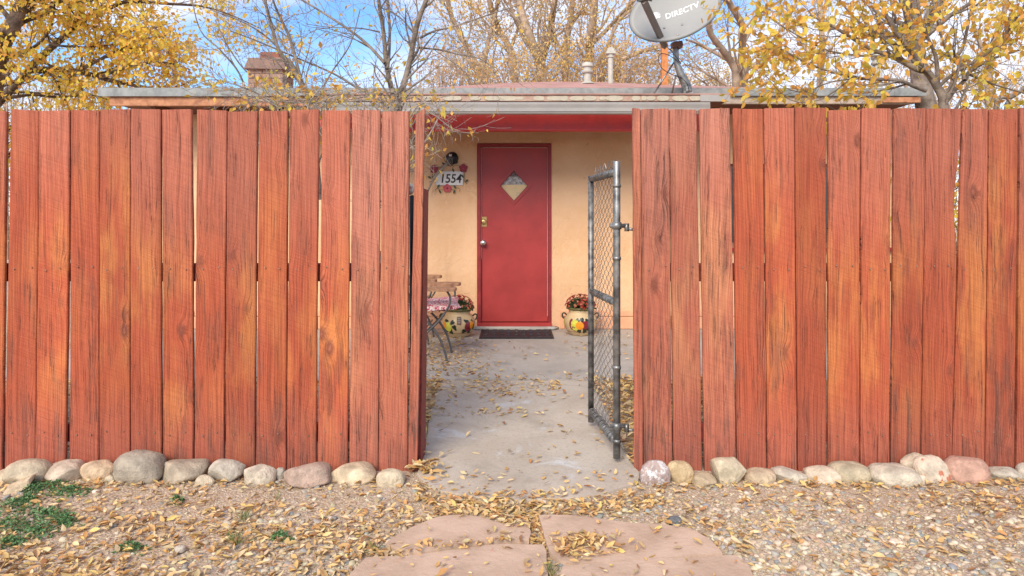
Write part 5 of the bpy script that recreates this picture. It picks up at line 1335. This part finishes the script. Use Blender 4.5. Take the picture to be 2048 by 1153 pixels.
finish_tree(T, 'elm_sapling', (X(640, 4.7), 4.7, 0), 'thin bare elm sapling in front of the brick chimney', 'tree', M['bark'], M['twig'], YEL, [3, 3, 3, 2, 2], .036, group='young elms behind the left fence')
T = sapling([([(798, 500), (788, 216), (782, 174), (773, 130), (767, 65), (757, 0), (750, -70)], .024, .010, .10),
             ([(775, 138), (778, 110), (779, 52), (775, 0), (778, -60)], .013, .007, .11),
             ([(769, 127), (733, 88), (686, 52), (606, 2), (560, -20)], .013, .005, .10),
             ([(797, 400), (795, 216), (809, 166), (822, 112), (835, 47), (853, 0), (870, -50)], .026, .014, .11),
             ([(803, 170), (822, 125), (837, 96), (829, 70), (798, 34), (760, 15)], .012, .004, .10),
             ([(840, 77), (870, 62), (902, 55), (980, 29), (1040, 10)], .009, .003, .10),
             ([(838, 96), (880, 100), (915, 109), (960, 118), (990, 140)], .008, .003, .09),
             ([(777, 216), (740, 190), (707, 172), (663, 146), (595, 117), (520, 85), (460, 62)], .011, .004, .10),
             ([(760, 65), (720, 57), (660, 55), (610, 48)], .006, .002, .10),
             ([(800, 200), (780, 185), (700, 200), (650, 205)], .006, .002, .07),
             ([(800, 205), (830, 195), (850, 210), (875, 235), (905, 262)], .005, .0015, .07)], None, 4.8, '', .13, 12)
finish_tree(T, 'elm_sapling', (X(795, 4.8), 4.8, 0), 'double stemmed elm sapling beside the gate opening with sparse yellow leaves', 'tree', M['bark'], M['twig'], YEL, [3, 3, 3, 2, 2], .045, group='young elms behind the left fence')
# shrub tangle just above and behind the fence, poking through at the opening
random.seed(13); T = Tree(); cfg = dict(wander=.22, up=-.02, leafdepth=1, leafp=.28, nc=2, ang=(25, 75), lr=(.5, .8), twig_r=.003)
for k in range(26):
    px = random.uniform(420, 850); p0 = P(px, 300, 4.0+random.uniform(-.2, .3)); p1 = P(px+random.uniform(-50, 50), 214, p0.y); p2 = P(px+random.uniform(-120, 120), random.uniform(165, 212), p0.y)
    limb(T, [p0, p1, p2], .005, .002, cfg, spacing=.09, depth=1, L=.26, start=.3)
for pts in ([(812, 260), (835, 222), (870, 232), (900, 255), (920, 262)], [(815, 300), (836, 290), (860, 300), (885, 318)], [(815, 330), (836, 320), (856, 332), (868, 345)], [(812, 230), (838, 205), (865, 228), (905, 245)], [(812, 340), (840, 345), (862, 341)], [(812, 285), (850, 312), (880, 300)], [(812, 260), (826, 300), (824, 350)], [(812, 238), (826, 262), (822, 300)]):
    limb(T, [P(a, b, 3.75) for a, b in pts], .0028, .001, cfg, spacing=.05, depth=0, L=.10, start=.1, rad_min=.0008)
finish_tree(T, 'shrub', (X(700, 4.0), 4.0, 0), 'twiggy shrub poking over the left fence beside the opening', 'shrub', M['twig'], M['twig'], YEL, [4, 3, 3, 2, 1], .040)
# --- right yellow tree
random.seed(21); T = Tree(); cfg = dict(wander=.15, up=.03, leafdepth=1, leafp=.85, nc=2, ang=(25, 65), lr=(.5, .8), twig_r=.005, leafspread=.03, leafn=1)
RT = [([(1895, 700), (1892, 400), (1888, 216), (1876, 177), (1854, 144), (1835, 139), (1785, 114), (1738, 97), (1674, 58), (1620, 30)], .040, .007, .12),
      ([(1856, 146), (1807, 83), (1785, 55), (1763, 3), (1750, -50)], .020, .009, .12),
      ([(1850, 182), (1832, 175), (1793, 161), (1716, 157), (1674, 147), (1619, 128), (1535, 83), (1500, 60)], .016, .004, .12),
      ([(1886, 212), (1905, 185), (1929, 161), (1940, 144), (1980, 120), (2040, 100)], .020, .008, .13),
      ([(1929, 161), (1921, 128), (1907, 118), (1924, 100), (1935, 55), (1946, 0), (1955, -50)], .014, .008, .12),
      ([(1876, 170), (1871, 111), (1846, 55), (1835, 0), (1825, -50)], .016, .008, .12),
      ([(1879, 172), (1912, 144), (1987, 97), (2046, 17), (2080, -30)], .014, .006, .12),
      ([(1905, 125), (1885, 80), (1870, 20), (1860, -40)], .010, .006, .12),
      ([(1800, 90), (1740, 60), (1690, 15), (1660, -40)], .010, .004, .12),
      ([(1785, 114), (1700, 110), (1640, 95), (1560, 50), (1520, 20)], .010, .003, .12),
      ([(1716, 157), (1660, 165), (1600, 185), (1540, 160)], .007, .002, .12),
      ([(1700, 160), (1640, 200), (1580, 200), (1530, 150)], .006, .002, .12),
      ([(1940, 150), (1990, 170), (2060, 190)], .010, .004, .12)]
for pts, r0, r1, sp in RT: limb(T, jit(pts, 4.9, .12), r0, r1, cfg, spacing=sp*.9, depth=2, L=.45, start=.22)
finish_tree(T, 'yellow_elm', (X(1892, 4.9), 4.9, 0), 'spreading tree with bright yellow leaves behind the right fence', 'tree', M['bark'], M['bark'], YEL, [5, 4, 4, 1.5, 1.5], .057, detail=1, maxleaf=7000, lwidth=.6)
random.seed(22); T = Tree(); cfg = dict(wander=.15, up=.05, leafdepth=1, leafp=.5, nc=2, ang=(25, 60), lr=(.55, .8), twig_r=.008, leafspread=.05)
limb(T, [P(1864, 640, 7.2), P(1858, 300, 7.2), P(1852, 214, 7.2), P(1840, 155, 7.25), P(1828, 60, 7.3), P(1818, 0, 7.3), P(1805, -120, 7.3)], .12, .06, cfg, spacing=.3, depth=2, L=1.0, start=.72)
limb(T, [P(1993, 400, 6.6), P(1993, 214, 6.6), P(2023, 194, 6.6), P(2060, 170, 6.6)], .03, .02, cfg, spacing=.2, depth=2, L=.7, start=.4)
finish_tree(T, 'tree', (X(1864, 7.2), 7.2, 0), 'thick brown trunk standing behind the spreading yellow tree', 'tree', M['bark'], M['bark'], YEL, [3, 4, 2, 2, 3], .06, maxleaf=1500)
# --- big left tree
random.seed(31); T = Tree(); cfg = dict(wander=.15, up=.0, leafdepth=1, leafp=.62, nc=2, ang=(25, 70), lr=(.5, .8), twig_r=.010, leafspread=.12, leafn=5)
LT = [([(-60, 420), (-20, 218), (5, 91), (26, 52), (47, 0), (70, -90)], .13, .07, .22),
      ([(-15, 218), (44, 156), (78, 117), (130, 70), (160, 20), (180, -40)], .07, .03, .2),
      ([(60, 140), (130, 140), (169, 146), (221, 161), (299, 177), (340, 186)], .055, .02, .22),
      ([(120, 80), (182, 29), (221, 16), (260, 3), (338, 8), (403, 13), (458, 29), (520, 57)], .045, .008, .26),
      ([(30, 50), (90, 20), (150, -20), (230, -60)], .05, .02, .22),
      ([(150, 146), (220, 110), (290, 80), (340, 70)], .03, .010, .2),
      ([(200, 155), (270, 130), (330, 125), (380, 140)], .025, .008, .2),
      ([(180, 30), (230, 60), (290, 60), (330, 50)], .02, .008, .2),
      ([(100, 90), (170, 95), (240, 90), (290, 110)], .02, .008, .2),
      ([(0, 200), (60, 190), (120, 195), (180, 190), (215, 200)], .03, .01, .2),
      ([(10, 120), (60, 100), (100, 60), (110, 0)], .03, .01, .2),
      ([(-60, 200), (-100, 100), (-160, 0)], .06, .02, .3)]
for pts, r0, r1, sp in LT: limb(T, jit(pts, 10.2, .5), r0, r1, cfg, spacing=sp, depth=2, L=.9, start=.12, rad_min=.003)
OR_ = [(.93, .66, .10), (.90, .54, .10), (.90, .74, .10), (.80, .42, .10), (.92, .74, .30)]
finish_tree(T, 'yellow_tree', (X(-60, 10.2), 10.2, 0), 'big dense golden tree with dark trunk at the left of the house', 'tree', M['barkdark'], M['bark'], OR_, [5, 4, 4, 2, 1], .078, group=None, maxleaf=30000, lwidth=.62)
# --- bare cottonwoods behind the house
def bgtree(limbs, Y, base, label, seed, leafp, cols, w, kind='bare_tree', L_=1.6, sp=.45, lsz=.075, up=.06, maxleaf=6000, jitter=.6, depth=3):
    random.seed(seed); T = Tree(); cfg = dict(wander=.13, up=up, leafdepth=1, leafp=min(1, leafp*2.2), nc=2, leafn=2, ang=(18, 50), lr=(.5, .8), twig_r=.014, leafspread=.12)
    for pts, r0, r1 in limbs: limb(T, jit(pts, Y, jitter), r0, r1, cfg, spacing=sp, depth=depth, L=L_, start=.05, rad_min=.0045)
    return finish_tree(T, kind, (base, Y, 0), label, 'tree', M['barkfar'], M['barkfar'], cols, w, lsz, group='autumn trees beyond the house', maxleaf=maxleaf, lwidth=.6)
TAN = [(.88, .60, .20), (.84, .50, .16), (.88, .68, .34), (.76, .46, .20), (.88, .70, .20)]
W5 = [4, 3, 3, 2, 2]
bgtree([([(1082, 300), (1082, 156), (1079, 127), (1058, 70), (1037, 0), (1020, -100)], .15, .07), ([(1081, 150), (1084, 122), (1100, 62), (1110, 0), (1125, -110)], .11, .06), ([(1084, 120), (1060, 100), (1030, 40), (1010, -30)], .06, .03)], 17, X(1082, 17), 'twin forked bare tree left of the roof vents', 41, .30, TAN, W5)
bgtree([([(1179, 300), (1179, 125), (1180, 78), (1188, 26), (1190, -60)], .13, .07), ([(1181, 90), (1214, 60), (1250, 20), (1290, -20)], .06, .03), ([(1180, 160), (1190, 140), (1214, 96), (1240, 39), (1280, 10)], .07, .03)], 16, X(1179, 16), 'tall bare branched tree right behind the short white roof vent', 42, .28, TAN, W5)
bgtree([([(1133, 300), (1133, 99), (1141, 39), (1148, -30)], .10, .05), ([(1141, 45), (1146, 39), (1162, 26), (1185, 30)], .06, .03)], 16.5, X(1133, 16.5), 'slender bare tree with an arched branch just left of the short vent', 47, .28, TAN, W5)
bgtree([([(1030, 300), (1027, 127), (996, 57), (980, 8), (965, -60)], .10, .05), ([(1020, 100), (1035, 60), (1050, 0)], .05, .03)], 17.5, X(1030, 17.5), 'leaning bare tree left of the twin forked one', 43, .40, TAN, W5)
bgtree([([(970, 300), (962, 166), (936, 99), (905, 40), (890, -30)], .10, .05), ([(963, 166), (975, 90), (990, 30), (1000, -40)], .06, .04), ([(958, 155), (925, 145), (900, 130), (870, 90)], .05, .02)], 17, X(970, 17), 'leftmost bare tree beyond the house, leaning left over the roof', 48, .40, TAN, W5)
bgtree([([(1240, 300), (1235, 140), (1262, 112), (1318, 91), (1370, 60)], .08, .03), ([(1238, 150), (1270, 135), (1310, 128), (1360, 135)], .05, .02), ([(1238, 135), (1250, 100), (1260, 70)], .05, .02)], 15, X(1245, 15), 'low twiggy tree directly behind the satellite dish', 44, .30, TAN, W5, L_=1.2)
bgtree([([(1470, 300), (1474, 166), (1464, 127), (1422, 70), (1417, 44)], .11, .04), ([(1480, 300), (1482, 166), (1485, 100), (1485, 52), (1456, 0), (1440, -50)], .10, .05), ([(1464, 125), (1427, 104), (1396, 88), (1372, 80)], .05, .02), ([(1485, 90), (1510, 40), (1520, -20)], .05, .02), ([(1475, 150), (1520, 120), (1560, 60), (1600, 0)], .05, .02)], 14, X(1476, 14), 'leafless curly branched willow right of the satellite dish', 45, .02, TAN, W5, L_=1.3, up=-.05)
bgtree([([(1640, 300), (1640, 170), (1645, 100), (1640, 20), (1630, -60)], .10, .05), ([(1640, 130), (1600, 80), (1570, 0)], .06, .03)], 18, X(1640, 18), 'far grey tree seen through the left side of the yellow leaves', 46, .12, TAN, W5, maxleaf=2500)
bgtree([([(1980, 300), (1980, 120), (2010, 20), (2020, -60)], .1, .04), ([(1980, 130), (1950, 60), (1940, -20)], .06, .03)], 18, X(1980, 18), 'far grey tree behind the right side of the yellow leaves', 49, .12, TAN, W5, maxleaf=2500)
# low brush of autumn foliage behind the roof line
def brush(px0, px1, pyt, pyb, Y, n, cols, w, size, label, seed):
    random.seed(seed); T = Tree(); cfg = dict(wander=.2, up=.05, leafdepth=1, leafp=.55, nc=2, ang=(15, 50), lr=(.5, .8), twig_r=.009, leafspread=.18, leafn=5)
    for k in range(n):
        px = random.uniform(px0, px1); y = Y+random.uniform(-.8, .8); c = (px-(px0+px1)/2)/((px1-px0)/2); top = pyb+(pyt-pyb)*(1-.5*c*c)*random.uniform(.6, 1.05)
        limb(T, [P(px, 520, y), P(px, 240, y), P(px+random.uniform(-15, 15), (top+200)/2, y), P(px+random.uniform(-30, 30), top, y)], .02, .006, cfg, spacing=.3, depth=1, L=.8, start=.1, rad_min=.004)
    finish_tree(T, 'brush', (X((px0+px1)/2, Y), Y, 0), label, 'bush', M['barkfar'], M['barkfar'], cols, w, size, group='autumn brush beyond the house', maxleaf=7000, lwidth=.6)
ORN = [(.92, .58, .16), (.86, .48, .14), (.92, .68, .28), (.88, .66, .18), (.90, .76, .48)]
PAL = [(.82, .64, .48), (.76, .54, .36), (.85, .72, .56), (.72, .46, .24), (.82, .60, .26)]
brush(845, 960, 125, 168, 14.5, 26, PAL, W5, .058, 'pale peach brush above the left of the roof ridge', 51)
brush(950, 1060, 118, 168, 14.2, 26, ORN, W5, .058, 'orange and tan brush left of the roof vents', 52)
brush(1050, 1160, 112, 168, 14.4, 28, ORN, W5, .058, 'orange brush rising just left of the round vent', 53)
brush(1160, 1250, 95, 168, 14.0, 28, ORN, W5, .058, 'bright orange brush behind the two white vents', 54)
brush(1240, 1340, 125, 168, 14.3, 22, PAL, W5, .058, 'pale brush behind the orange post and dish mast', 55)
brush(-150, 230, 150, 215, 13.5, 40, PAL, W5, .058, 'pale tan brush under the big golden tree at left', 56)
brush(1380, 1520, 158, 172, 15, 14, ORN, W5, .058, 'low reddish brush on the skyline right of the dish', 57)
brush(1620, 2080, 140, 190, 14, 26, PAL, W5, .058, 'tan brush behind the yellow tree at right', 58)
